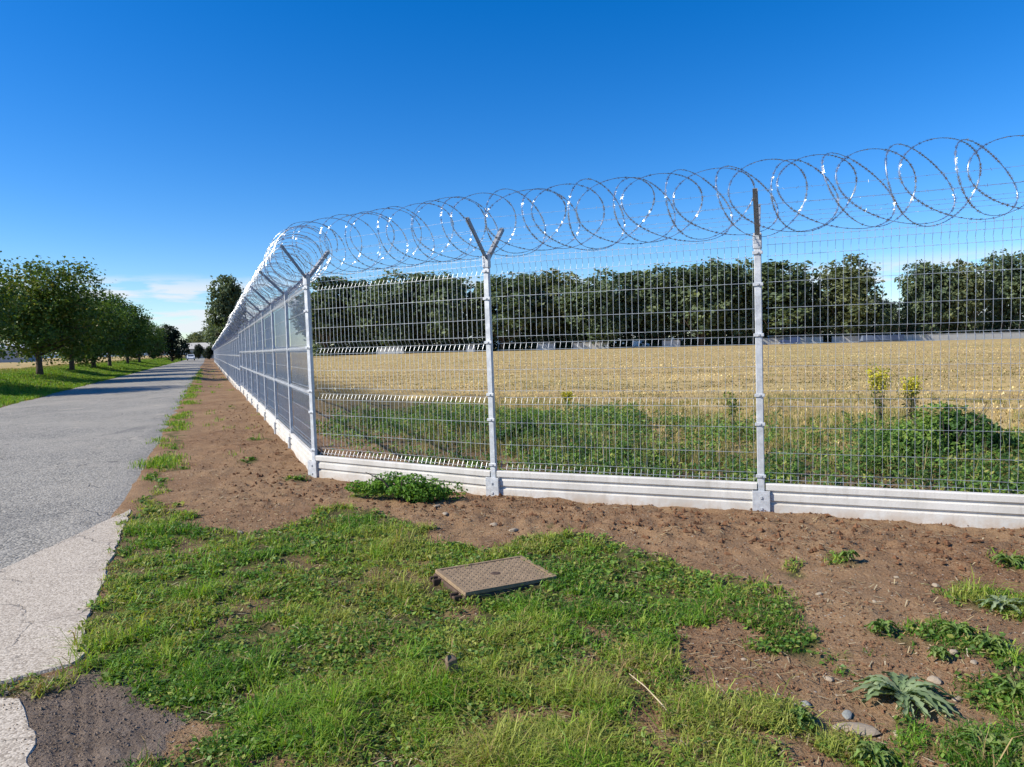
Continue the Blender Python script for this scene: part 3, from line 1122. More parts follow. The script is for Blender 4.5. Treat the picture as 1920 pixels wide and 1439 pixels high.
roadside = [(-105, -9.6, 0, .76, 'leafy roadside tree at the left picture edge, its trunk out of frame'),
            (74, -8.7, 0, .88, 'roadside tree nearest the picture edge with a whole trunk and some yellowing leaves'),
            (135, -8.8, 1, .88, 'second roadside tree whose trunk stands in view, dense dark green crown'),
            (176, -8.9, 2, .92, 'third roadside tree with slim trunk between two thicker neighbours'),
            (206, -8.6, 3, .96, 'fourth roadside tree with ragged crown edge reaching towards the road'),
            (240, -8.9, 1, .92, 'fifth roadside tree, small in the distance, crown close to the ground'),
            (262, -8.8, 2, .95, 'last small roadside tree of the row before the dark bush')]
for px, t, v, sc, lab in roadside:
    p, s = row_point(px, t)
    place_tree('roadside_tree', wal[v], (p[0], p[1], zg(p)), sc * 1.12, sc * 1.06, rng.uniform(0, 6), lab, 'trees in a row along the left side of the road')

far_v = [tree_meshes(201 + k, 22, 17, 410, 22, .90, (FAR, FAR_O, FAR_D, FAR, FAR_O)[k], .09, .42, .42, M_FARLEAF, 1.0, 12) for k in range(5)]
far_v += [tree_meshes(231 + k, 22, 14, 380, 22, .90, (FAR_D, FAR)[k], .09, .40, .42, M_FARLEAF, .85, 11) for k in range(2)]
ORD = ['first', 'second', 'third', 'fourth', 'fifth', 'sixth', 'seventh', 'eighth', 'ninth', 'tenth', 'eleventh', 'twelfth', 'thirteenth', 'fourteenth', 'fifteenth', 'sixteenth', 'seventeenth', 'eighteenth']
far_front = [(612, 520, 100), (668, 528, 90), (728, 512, 100), (795, 516, 95), (852, 513, 100), (942, 514, 110), (1000, 512, 85), (1055, 502, 110),
             (1120, 510, 95), (1180, 512, 90), (1242, 502, 110), (1315, 492, 115), (1385, 492, 105), (1455, 494, 110), (1568, 481, 150), (1500, 505, 90)]
far_front = sorted(far_front)
ni = 0
for px, top, wpx in far_front:
    dep = 205 + rng.uniform(-7, 7)
    b = at(px, 640, dep); tp = at(px, top, dep)
    z0 = zg(b[:2]); v = int(rng.integers(len(far_v)))
    hh = (tp[2] - z0) / 22.0; ww = wpx / FPX * dep / (16 if v < 5 else 13) * (1.34 if px < 1480 else .90)
    if px == 1568:
        lab = 'broad rounded tree just left of the gap in the far tree row'
    else:
        lab = 'tall dark tree, %s from the left in the far row behind the stubble field' % ORD[ni]
    place_tree('far_tree', far_v[v], (b[0], b[1], z0), ww, hh, rng.uniform(0, 6), lab, 'tall trees in the row behind the field')
    ni += 1
for px, top, wpx, lab in [(1740, 492, 105, 'tree at the right side of the sky gap with a ragged left edge'), (1805, 486, 110, 'second tree right of the sky gap in the far row'),
                          (1880, 476, 120, 'tallest far tree at the right picture edge'), (1960, 474, 130, 'far tree cut by the right picture edge'),
                          (1668, 562, 70, 'low rounded tree filling the bottom of the sky gap'), (1712, 545, 60, 'lower tree leaning against the right flank of the sky gap')]:
    dep = 200 + rng.uniform(-5, 5)
    b = at(px, 640, dep); tp = at(px, top, dep); z0 = zg(b[:2]); v = int(rng.integers(5))
    place_tree('far_tree', far_v[v], (b[0], b[1], z0), wpx / FPX * dep / 16 * .92, (tp[2] - z0) / 22, rng.uniform(0, 6), lab, 'tall trees in the row behind the field')

# trees at the far end of the road
def far_single(name, px, base_dep, top, wpx, mesh, nomw, nomh, lab, group='trees at the far end of the road'):
    b = at(px, 660, base_dep); tp = at(px, top, base_dep); z0 = zg(b[:2])
    return place_tree(name, mesh, (b[0], b[1], z0), wpx / FPX * base_dep / nomw, (tp[2] - z0) / nomh, rng.uniform(0, 6), lab, group)


dark_bush = tree_meshes(301, 6, 6, 260, 26, .34, DARK, .04, .2, .6, M_FARLEAF, 1.0, 6)
far_single('dark_bush', 322, 150, 608, 62, dark_bush, 6, 6, 'very dark dense rounded bush beside the far road, left of the car')
far_single('far_tree', 287, 165, 628, 50, dark_bush, 6, 6, 'lighter green bush between the roadside trees and the very dark bush')
far_single('far_tree', 432, 168, 520, 72, far_v[5], 13, 22, 'tall tree rising behind the far end of the road-side fence')
far_single('far_tree', 405, 300, 600, 40, far_v[2], 16, 22, 'smaller tree low behind the far end of the road-side fence')
far_single('far_tree', 388, 330, 622, 60, far_v[1], 16, 22, 'round far tree top above the pale roof at the road end')
far_single('far_tree', 362, 340, 625, 40, far_v[3], 16, 22, 'small far tree above the car at the road end')
far_single('far_bush', 372, 230, 645, 22, dark_bush, 6, 6, 'dark roadside bush just right of the distant car')
far_single('far_bush', 392, 215, 648, 26, dark_bush, 6, 6, 'dark bush where the road-side fence ends')

# dense undergrowth below the far row: one dark mass
def undergrowth():
    g = np.random.default_rng(77)
    n = 32000
    px = g.uniform(585, 2050, n)
    keep = ~((px > 1655) & (px < 1690) & (g.random(n) < .5)); px = px[keep]; n = len(px)
    dep = g.uniform(203, 222, n)
    dx = np.array([ray(p, 640)[0] / ray(p, 640)[1] for p in px])
    x, y = dx * dep, dep
    top = 4.5 + 6.0 * fbm(x, y * 0 + 3, .12, 3, 5)
    z = g.random(n) ** 1.3 * top + height(x, y)
    V, q = leaf_quads(g, np.stack([x, y, z], 1), 1.0, np.array([0, -.3, .5]), .7)
    pal = np.array(FAR); c = pal[g.integers(0, 3, n)] * g.uniform(.7, 1.2, (n, 1))
    link('undergrowth', mesh_np('undergrowth', V, quads=q, col=np.repeat(c, 4, 0), mat=M_FARLEAF), kind='stuff',
         label='dark undergrowth below the far tree row', category='undergrowth')


undergrowth()

# ------------------------------------------------------------------ far walls, buildings, vehicles
M_WHITEW = mat_plain('white_wall_panel', (.46, .45, .42), .8, 0, .1, .8)
M_BLUE = mat_plain('blue_grey_sheet_metal', (.16, .20, .29), .5, .2, .1, 1.0)
M_RED = mat_plain('red_roof_tile', (.36, .09, .05), .8, 0, .15, 2)
M_CREAM = mat_plain('cream_plaster', (.52, .45, .35), .85, 0, .1, 1)
M_ROOF = mat_plain('pale_sheet_roof', (.50, .47, .40), .6, 0, .1, 1)
M_GREY = mat_plain('grey_render', (.30, .33, .37), .8, 0, .1, 1)
M_CARW = mat_plain('white_car_paint', (.75, .76, .78), .3, 0, .03, 2, .5)
M_CARB = mat_plain('dark_blue_car_paint', (.04, .06, .13), .3, 0, .05, 2, .5)
M_GLASS = mat_plain('dark_glass', (.03, .04, .05), .1, 0, .1, 2, .6)
M_TYRE = mat_plain('tyre_rubber', (.02, .02, .02), .9, 0, .1, 2)
M_LAMP = mat_plain('headlight_lens', (.8, .8, .78), .15, 0, .05, 2, .6)
M_DARK = mat_plain('dark_opening', (.02, .022, .025), .6, 0, .1, 2)

wall = thing('perimeter_wall', 'pale panel wall along the far edge of the field, below the trees', 'wall', (*at(1300, 645, 196)[:2], 0))
wo = np.array(wall.location[:2])
wpanel = MB().box((0, 0, .85), (2.38, .12, 1.9)).box((0, -.03, 1.84), (2.42, .2, .10)).mesh('wall_panel', M_WHITEW)
wpost = MB().cbox((0, 0, .9), (.18, .2, 2.1), .02).mesh('wall_post', M_GREY)
kpx = 1455.0
prev = None
xx = at(640, 655, 196)[0]
while xx < at(2010, 645, 196)[0]:
    xm = xx + 1.25
    pxm = 960 + xm / 196 * FPX
    z0 = zg((xm, 196))
    gap = (1612 < pxm < 1702) or (1472 < pxm < 1484) or (1548 < pxm < 1566) or (pxm < 1430 and vnoise(np.array(pxm * .035), np.array(.5), 3) < .58)
    if not gap:
        link('wall_panel', wpanel, wall, (xm - wo[0], 196 - wo[1], z0 + rng.uniform(-.1, .05) * .5))
    if not gap:
        link('wall_post', wpost, wall, (xx - wo[0], 196 - wo[1], z0))
    xx += 2.5


def house(name, lab, p, rot, w, d, h, rh, mw, mr, wins=3):
    t = thing(name, lab, 'building', (p[0], p[1], zg(p)), rot)
    link('wall', MB().box((0, 0, h / 2 - .2), (w, d, h + .4)).mesh('wall', mw), t)
    o = .35
    V = [[-w / 2 - o, -d / 2 - o, h - .1], [w / 2 + o, -d / 2 - o, h - .1], [w / 2 + o, d / 2 + o, h - .1], [-w / 2 - o, d / 2 + o, h - .1],
         [-w / 2 - o, 0, h + rh], [w / 2 + o, 0, h + rh]]
    V2 = V + [[a, b, c + .18] for a, b, c in V]
    F = [[0, 1, 5, 4], [2, 3, 4, 5], [6, 10, 11, 7], [8, 11, 10, 9], [0, 6, 7, 1], [2, 8, 9, 3], [0, 4, 10, 6], [3, 9, 10, 4], [1, 7, 11, 5], [2, 5, 11, 8]]
    me = bpy.data.meshes.new('roof'); me.from_pydata(V2, [], F); me.materials.append(mr)
    link('roof', me, t)
    for k in range(wins):
        x = (k + .5) / wins * w - w / 2
        f = link('window', MB().box((x, -d / 2 - .03, h * .55), (w / wins * .45, .10, h * .38)).mesh('window', M_WHITEW), t)
        link('pane', MB().box((x, -d / 2 - .07, h * .55), (w / wins * .38, .05, h * .31)).mesh('pane', M_GLASS), f)
    return t


house('red_roofed_shed', 'small shed with red roof among the far trees left of the sky gap', at(1640, 640, 212)[:2], .1, 7, 4.5, 2.9, 1.6, M_CREAM, M_RED, 2)
house('white_house', 'small white building under the middle of the far tree row', at(1222, 640, 214)[:2], -.1, 6.0, 4.5, 2.8, 1.1, M_WHITEW, M_GREY, 2)
house('pale_roofed_house', 'low house with pale roof at the far end of the road', at(385, 655, 270)[:2], .3, 13, 9, 3.6, 2.2, M_CREAM, M_ROOF, 4)
house('grey_barn', 'long grey barn across the left field behind the roadside trees', at(-20, 660, 190)[:2], .25, 22, 9, 3.6, 1.2, M_GREY, M_GREY, 5)


def make_car(lab, p, rot, paint, name='car', cat='car', van=False):
    t = thing(name, lab, cat, (p[0], p[1], zg(p) if van else .05), rot)
    L, W = (5.2, 1.95) if van else (4.2, 1.76)
    prof = ([(-2.6, .35), (-2.6, 1.9), (-2.4, 2.05), (1.2, 2.05), (1.9, 1.25), (2.5, 1.05), (2.6, .7), (2.6, .35)] if van else
            [(-2.05, .35), (-2.1, .75), (-1.95, 1.0), (-1.55, 1.42), (-.2, 1.48), (.35, 1.40), (1.05, .98), (1.95, .82), (2.1, .60), (2.08, .33)])
    n = len(prof); V = []
    for sy, k in ((-1, .90), (-1, 1.0), (1, 1.0), (1, .90)):
        for x, z in prof:
            taper = 1.0 if z < 1.0 else .86
            zz = z if k == 1.0 else z
            V.append([x * (1 if k == 1 else .97), sy * W / 2 * (taper if k == 1 else taper * .93), zz * (1 if k == 1 else 1.012)])
    F = []
    for r_ in range(3):
        for k in range(n):
            F.append([r_ * n + k, r_ * n + (k + 1) % n, (r_ + 1) * n + (k + 1) % n, (r_ + 1) * n + k])
    F.append(list(range(n))[::-1]); F.append(list(range(3 * n, 4 * n)))
    me = bpy.data.meshes.new('body'); me.from_pydata(V, [], F); me.materials.append(paint)
    link('body', me, t)
    if van:
        ws = MB().add([[1.26, -.78, 1.98], [1.26, .78, 1.98], [1.93, .84, 1.30], [1.93, -.84, 1.30]], [[0, 1, 2, 3]])
    else:
        ws = MB().add([[.42, -.62, 1.405], [.42, .62, 1.405], [1.10, .74, 1.005], [1.10, -.74, 1.005]], [[0, 1, 2, 3]])
    link('windscreen', ws.mesh('windscreen', M_GLASS), t)
    for sy in (-1, 1):
        y = sy * (W / 2 * .86 + .012)
        a = [[-1.35, y, 1.34], [.2, y, 1.38], [.75, y * 1.04, 1.02], [-1.7, y * 1.04, 1.02]] if not van else [[.2, y, 1.9], [1.0, y, 1.9], [1.5, y * 1.04, 1.3], [.2, y * 1.04, 1.3]]
        link('side_window', MB().add(a, [[0, 1, 2, 3]]).mesh('side_window', M_GLASS), t)
        link('headlight', MB().cbox((L / 2 - .09, sy * W * .36, .70), (.12, .34, .16), .02).mesh('headlight', M_LAMP), t)
        for x in (-L * .30, L * .31):
            an = np.arange(16) * math.pi / 8
            m = MB()
            ring = lambda rr, yy: np.stack([x + np.cos(an) * rr, np.full(16, yy), .31 + np.sin(an) * rr], 1)
            y0, y1 = sy * (W / 2 - .20), sy * (W / 2 + .01)
            Vv = np.vstack([ring(.31, y0), ring(.31, y1), ring(.19, y1 + sy * .004)])
            q = [[r_ * 16 + k, r_ * 16 + (k + 1) % 16, (r_ + 1) * 16 + (k + 1) % 16, (r_ + 1) * 16 + k] for r_ in range(2) for k in range(16)]
            m.add(Vv, q)
            wh = link('wheel', m.mesh('wheel', M_TYRE), t)
            hub = MB(); hub.add(np.vstack([ring(.19, y1 + sy * .006), [[x, y1 + sy * .02, .31]]]), t=[[k, (k + 1) % 16, 16] for k in range(16)])
            link('rim', hub.mesh('rim', M_GREY), wh)
    link('bumper', MB().cbox((L / 2 + .01, 0, .45), (.12, W * .95, .22), .03).mesh('bumper', M_GREY), t)
    return t


cp = at(358, 672, 178)[:2]
make_car('small white car driving towards us at the far end of the road', cp, math.atan2(-ROAD_D[1], -ROAD_D[0]), M_CARW)
make_car('dark blue van parked at the far wall, left of the pale panels', at(1480, 642, 192)[:2], 3.0, M_CARB, 'parked_van', 'van', True)
make_car('white van parked under the middle of the far tree row', at(1200, 645, 205)[:2], .15, M_CARW, 'parked_van', 'van', True)
tp = at(1652, 643, 195)[:2]
tr_ = thing('blue_trailer', 'long blue-grey truck trailer standing in the gap of the pale far wall', 'trailer', (tp[0], tp[1], zg(tp)), .02)
link('box_body', MB().cbox((0, 0, 1.15), (11.5, 2.3, 1.5), .05).mesh('box_body', M_BLUE), tr_)
for x in (-3.6, -2.4, 3.8):
    for sy in (-1, 1):
        an = np.arange(14) * 2 * math.pi / 14
        v = np.vstack([np.stack([x + np.cos(an) * .42, np.full(14, sy * y), .42 + np.sin(an) * .42], 1) for y in (.8, 1.1)] + [[[x, sy * 1.12, .42]]])
        link('wheel', MB().add(v, [[k, (k + 1) % 14, 14 + (k + 1) % 14, 14 + k] for k in range(14)], [[14 + k, 14 + (k + 1) % 14, 28] for k in range(14)]).mesh('wheel', M_TYRE), tr_)

# hills on the horizon, the blue of haze put into their colour
def hills():
    g = np.random.default_rng(5)
    an = np.linspace(R(-75), R(75), 160)
    V = []
    for a in an:
        hgt = 14 + 40 * fbm(np.array(a * 6.0), np.array(2.0), 1, 4, 8)
        for k, (rr, hz) in enumerate(((4200, -5), (4700, hgt * .75), (5200, hgt))):
            V.append([math.sin(a) * rr, math.cos(a) * rr, hz])
    q = [[i * 3 + k, i * 3 + k + 1, i * 3 + 4 + k, i * 3 + 3 + k] for i in range(len(an) - 1) for k in range(2)]
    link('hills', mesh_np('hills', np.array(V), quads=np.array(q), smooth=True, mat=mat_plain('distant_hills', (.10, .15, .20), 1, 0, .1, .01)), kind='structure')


hills()


# ------------------------------------------------------------------ grass and weeds
def blades(g, X, Y, Z, hgt, wid, col, lean=.6, bendk=.5):
    """curved grass blades of two pieces; returns vertices, quads, tris, colours"""
    n = len(X)
    a = g.uniform(0, 2 * math.pi, n)
    ld = g.uniform(0.1, 1.0, n) * lean
    f = a + g.normal(size=n) * .5
    sx, sy = -np.sin(a) * wid / 2, np.cos(a) * wid / 2
    dx, dy = np.cos(f), np.sin(f)
    b = np.stack([X, Y, Z], 1)
    s = np.stack([sx, sy, np.zeros(n)], 1)
    m = b + np.stack([dx * ld * hgt * .35, dy * ld * hgt * .35, hgt * .62], 1)
    t = b + np.stack([dx * ld * hgt * (.35 + bendk), dy * ld * hgt * (.35 + bendk), hgt * (1.0 - .25 * ld)], 1)
    V = np.stack([b - s, b + s, m + s * .8, m - s * .8, t], 1).reshape(-1, 3)
    o = np.arange(n)[:, None] * 5
    return V, o + np.array([[0, 1, 2, 3]]), o + np.array([[3, 2, 4]]), np.repeat(col, 5, 0)


def pal_pick(g, n, pal, weights=None):
    pal = np.array(pal)
    i = g.choice(len(pal), n, p=weights)
    return pal[i] * g.uniform(.72, 1.28, (n, 1))


GREEN = [(.065, .160, .015), (.125, .265, .022), (.20, .345, .030), (.27, .37, .044), (.32, .35, .070)]


def near_grass():
    g = np.random.default_rng(3)
    # candidate tufts over the verge, thinned by cover
    N = 50000
    rad = np.exp(g.uniform(math.log(1.3), math.log(13), N)); ang = g.uniform(R(-46), R(46), N)
    x, y = np.sin(ang) * rad, np.cos(ang) * rad
    s, t = road_st(x, y)
    ga = grass_amount(x, y)
    cl = sstep(.30, .62, fbm(x, y, 5.5, 3, 90))
    ok = (g.random(N) < ga * (.34 + .80 * cl)) & (field_in(x, y) < -.1)
    mx, my = x - MAN_C[0], y - MAN_C[1]
    ok &= (np.abs(mx * MAN_U[0] + my * MAN_U[1]) > .335) | (np.abs(-mx * MAN_U[1] + my * MAN_U[0]) > .262)
    for P in (SLAB_A, SLAB_B):
        ok &= ~inside(P, x + g.normal(size=N) * .075, y + g.normal(size=N) * .075)
    x, y, rad, cl, ga = x[ok], y[ok], rad[ok], cl[ok], ga[ok]
    n = len(x)
    per = 13
    tone = fbm(x, y, 1.1, 4, 95)
    hh = (.018 + .075 * fbm(x, y, 2.0, 3, 97) ** 1.4 * (0.3 + 1.1 * cl)) * g.uniform(.7, 1.35, n)
    tall = g.random(n) < .025
    hh[tall] *= 2.2
    idx = np.repeat(np.arange(n), per)
    spread = (.017 + .011 * rad / 4)[idx]
    X = x[idx] + g.normal(size=len(idx)) * spread; Y = y[idx] + g.normal(size=len(idx)) * spread
    Z = height(X, Y) - .004
    hg = hh[idx] * g.uniform(.5, 1.25, len(idx))
    wid = (.0022 + .0007 * rad[idx]) * g.uniform(.7, 1.4, len(idx))
    pal = np.array(GREEN)
    tone2 = fbm(x, y, 6.0, 3, 101)
    tt = np.clip((tone[idx] - .36) * 3.2 + (tone2[idx] - .5) * 1.5 + g.normal(size=len(idx)) * .18, 0, .999) * (len(pal) - 1)
    i0 = tt.astype(int); fr = (tt - i0)[:, None]
    col = pal[i0] * (1 - fr) + pal[i0 + 1] * fr
    dry = g.random(len(idx)) < .09 + .30 * sstep(.56, .70, fbm(x, y, 3.1, 3, 103))[idx]
    col[dry] = np.array([.36, .255, .11]) * g.uniform(.6, 1.25, (dry.sum(), 1))
    col *= g.uniform(.75, 1.25, (len(idx), 1))
    V, q, tr, c = blades(g, X, Y, Z, hg, wid, col, 1.9, .55)
    link('grass', mesh_np('grass', V, tris=tr, quads=q, col=c, mat=M_GRASS), kind='stuff', label='short trodden green grass on the verge in front of the fence', category='grass')
    # small broad leaves (clover, plantain, dandelion) between the blades
    k = g.choice(n, int(n * .9))
    per2 = 4
    idx = np.repeat(k, per2)
    m = len(idx)
    X = x[idx] + g.normal(size=m) * .03; Y = y[idx] + g.normal(size=m) * .03
    Z = height(X, Y) + g.uniform(.004, .035, m)
    V, q = leaf_quads(g, np.stack([X, Y, Z], 1), .011 + .0042 * rad[idx], np.array([0, 0, 1.0]), .75, .35)
    col = pal_pick(g, m, [(.080, .165, .028), (.12, .225, .036), (.18, .28, .048), (.27, .29, .065)])
    link('ground_cover', mesh_np('ground_cover', V, quads=q, col=np.repeat(col, 4, 0), mat=M_GRASS), kind='stuff', label='small broad leaves growing low between the grass blades', category='ground cover')


near_grass()


def verge_grass():
    """grass on the bank across the road"""
    g = np.random.default_rng(8)
    N = 60000
    s = np.exp(g.uniform(math.log(6), math.log(260), N)) - 2; u = g.uniform(-.15, 9.5, N)
    x = ROAD_O[0] + s * ROAD_D[0] - (ROAD_W + u) * ROAD_N[0]; y = ROAD_O[1] + s * ROAD_D[1] - (ROAD_W + u) * ROAD_N[1]
    nz = fbm(x, y, .5, 3, 61)
    ok = (u + (nz - .5) * 3 < 8.8) & (g.random(N) < .5 + fbm(x, y, 1.2, 3, 15))
    x, y, u, s = x[ok], y[ok], u[ok], s[ok]
    per = 5; idx = np.repeat(np.arange(len(x)), per); n = len(idx)
    X = x[idx] + g.normal(size=n) * .06; Y = y[idx] + g.normal(size=n) * .06
    dist = np.hypot(X, Y)
    hg = (.07 + .10 * fbm(X, Y, .7, 3, 33)) * g.uniform(.6, 1.3, n) * (1 + .7 * sstep(5, 8, u[idx]))
    wid = .006 + dist * .00055
    col = pal_pick(g, n, [(.10, .20, .018), (.155, .29, .026), (.23, .33, .036), (.30, .30, .06)], [.25, .35, .28, .12])
    dryk = sstep(5.5, 8.0, u[idx] + g.normal(size=n) * 1.0)[:, None]
    col = col * (1 - dryk) + np.array([.33, .27, .12]) * g.uniform(.7, 1.2, (n, 1)) * dryk
    V, q, tr, c = blades(g, X, Y, height(X, Y) - .01, hg, wid, col, .8, .5)
    link('grass', mesh_np('grass', V, tris=tr, quads=q, col=c, mat=M_GRASS), kind='stuff', label='bright green grass on the bank across the road below the trees', category='grass')


verge_grass()


def road_edge_weeds():
    """sparse weeds along the soil strip between road and fence, shrinking into the distance"""
    g = np.random.default_rng(14)
    N = 800
    s = np.exp(g.uniform(math.log(2.5), math.log(70), N)); t = np.where(g.random(N) < .9, g.normal(size=N) * .13 + .08, g.uniform(.2, 2.6, N))
    x = ROAD_O[0] + s * ROAD_D[0] + t * ROAD_N[0]; y = ROAD_O[1] + s * ROAD_D[1] + t * ROAD_N[1]
    ok = (g.random(N) < sstep(.40, .58, fbm(x, y, .9, 3, 19))) & (field_in(x, y) < -.15)
    x, y = x[ok], y[ok]
    per = 14; idx = np.repeat(np.arange(len(x)), per); n = len(idx)
    X = x[idx] + g.normal(size=n) * .07; Y = y[idx] + g.normal(size=n) * .07
    dist = np.hypot(X, Y)
    V, q, tr, c = blades(g, X, Y, height(X, Y) - .005, g.uniform(.03, .10, n), .004 + dist * .0005, pal_pick(g, n, GREEN), .9, .6)
    link('grass', mesh_np('grass', V, tris=tr, quads=q, col=c, mat=M_GRASS), kind='stuff', label='thin weedy grass along the soil strip between road and fence', category='grass')


road_edge_weeds()


def stubble():
    g = np.random.default_rng(21)
    N = 120000
    rad = np.exp(g.uniform(math.log(9), math.log(150), N)); ang = g.uniform(R(-24), R(47), N)
    x, y = np.sin(ang) * rad, np.cos(ang) * rad
    fi = field_in(x, y)
    ok = (fi > 3.0) & (g.random(N) < sstep(2.5, 7, fi) * (.45 + .8 * fbm(x, y, .35, 3, 14)))
    x, y, rad = x[ok], y[ok], rad[ok]
    n = len(x)
    hg = g.uniform(.025, .095, n)
    bnd = fbm(x * .10, y * .55, 1.0, 4, 123)
    wid = .007 + rad * .0009
    ol = sstep(.46, .58, fbm(x * .5, y * 1.6, .22, 4, 66)) * sstep(70, 20, rad)
    col = pal_pick(g, n, [(.50, .37, .15), (.60, .455, .21), (.38, .26, .10), (.30, .25, .08), (.66, .54, .29)], [.3, .3, .2, .08, .12])
    olc = np.array([.19, .17, .055]) * g.uniform(.7, 1.4, (n, 1)); pk = (g.random(n) < ol * .8)[:, None]
    col = np.where(pk, olc, col)
    col = col * (.72 + .62 * sstep(.36, .64, bnd))[:, None]
    V, q, tr, c = blades(g, x, y, height(x, y) - .01, hg, wid, col, 1.8, .7)
    # taller olive and straw coloured dry grass between the weeds and the open stubble
    m = 9000
    fx = g.uniform(-3.5, 13, m); fa = 2.2 + 11 * g.random(m) ** 1.5
    ux = (P4 - P1) / np.linalg.norm(P4 - P1)
    bx, by = P1[0] + ux[0] * fx + frn[0] * fa, P1[1] + ux[1] * fx + frn[1] * fa
    o = (field_in(bx, by) > 1.8) & (g.random(m) < .15 + 1.1 * sstep(.42, .62, fbm(bx, by, .8, 3, 141)))
    bx, by, fa = bx[o], by[o], fa[o]
    ix = np.repeat(np.arange(len(bx)), 7); k = len(ix)
    BX, BY = bx[ix] + g.normal(size=k) * .06, by[ix] + g.normal(size=k) * .06
    V2, q2, t2, c2 = blades(g, BX, BY, height(BX, BY) - .01, g.uniform(.10, .38, k) * (1 - .045 * fa[ix]), np.full(k, .008), pal_pick(g, k, [(.26, .23, .07), (.20, .21, .06), (.36, .28, .11), (.46, .36, .17), (.15, .18, .05)]), .7, .5)
    link('dry_grass', mesh_np('dry_grass', V2, tris=t2, quads=q2, col=c2, mat=M_STRAW), kind='stuff', label='olive dry grass between the weeds and the open stubble', category='dry grass')
    link('stubble', mesh_np('stubble', V, tris=tr, quads=q, col=c, mat=M_STRAW), kind='stuff', label='dry golden stubble covering the fenced field', category='stubble')


stubble()


def leafy(g, bx, by, n_leaf, hgt, leaf, spread, pal, taper=.5, bz=None):
    """leaves of many weeds; bx, by are plant bases, hgt their heights"""
    n = len(bx); idx = np.repeat(np.arange(n), n_leaf); m = len(idx)
    f = g.random(m) ** .8
    sp = spread[idx] * (1 - taper * f)
    X = bx[idx] + g.normal(size=m) * sp; Y = by[idx] + g.normal(size=m) * sp
    Z = height(bx, by)[idx] + f * hgt[idx]
    V, q = leaf_quads(g, np.stack([X, Y, Z], 1), leaf, np.array([-.25, -.2, .8]), .42, .7)
    tone = g.random(n)[idx] * .6 + g.random(m) * .4
    pal = np.array(pal); k = np.clip((tone * len(pal)).astype(int), 0, len(pal) - 1)
    c = pal[k] * g.uniform(.75, 1.25, (m, 1))
    return V, q, np.repeat(c, 4, 0)


WEEDP = [(.040, .095, .024), (.060, .130, .030), (.085, .16, .038), (.14, .25, .048), (.22, .30, .060), (.32, .32, .085)]


def weed_strip():
    g = np.random.default_rng(31)
    N = 8000
    px = g.uniform(560, 2250, N)
    a = g.uniform(.35, 8.0, N)
    x = P1[0] - 3 + g.random(N) * 17; 
    base = P1 + (P4 - P1) / np.linalg.norm(P4 - P1) * (x - P1[0])[:, None] / ((P4 - P1) / np.linalg.norm(P4 - P1))[0]
    x, y = base[:, 0] + frn[0] * a, base[:, 1] + frn[1] * a
    fi = field_in(x, y)
    wn_ = fbm(x, y, .6, 4, 70) - .5
    dens = sstep(.35, 1.7, fi + wn_ * 1.8 + .5 * sstep(0, 4, x)) * sstep(8.0, 3.8, fi + wn_ * 3.5) * (.25 + 1.1 * sstep(.38, .6, fbm(x, y, 1.1, 3, 83)))
    corner = sstep(1.4, 3.2, np.hypot(x - P1[0] - .6, y - P1[1] - .8))
    ok = g.random(N) < dens * (.25 + .75 * corner)
    x, y, fi = x[ok], y[ok], fi[ok]
    n = len(x)
    hg = (.10 + .42 * fbm(x, y, .8, 3, 29) ** 1.3) * g.uniform(.6, 1.3, n) * (1 - .35 * sstep(4, 7, fi))
    V, q, c = leafy(g, x, y, 26, hg, .058, np.full(n, .085), WEEDP, .5)
    link('weeds', mesh_np('weeds', V, quads=q, col=c, mat=M_WEED), kind='stuff', label='band of green weeds growing just behind the fence', category='weeds')
    # thin dry stalks standing in the band
    k = g.choice(n, 2600)
    X, Y = x[k] + g.normal(size=2600) * .3, y[k] + g.normal(size=2600) * .3
    fi2 = field_in(X, Y); o = fi2 > .6; X, Y = X[o], Y[o]; m = len(X)
    V, q, tr, c = blades(g, X, Y, height(X, Y), g.uniform(.2, .62, m), np.full(m, .007), pal_pick(g, m, [(.30, .26, .10), (.22, .22, .07), (.38, .31, .16), (.13, .16, .04)]), .35, .3)
    link('dry_stalks', mesh_np('dry_stalks', V, tris=tr, quads=q, col=c, mat=M_STRAW), kind='stuff', label='thin yellowed stalks standing among the weeds', category='stalks')


weed_strip()


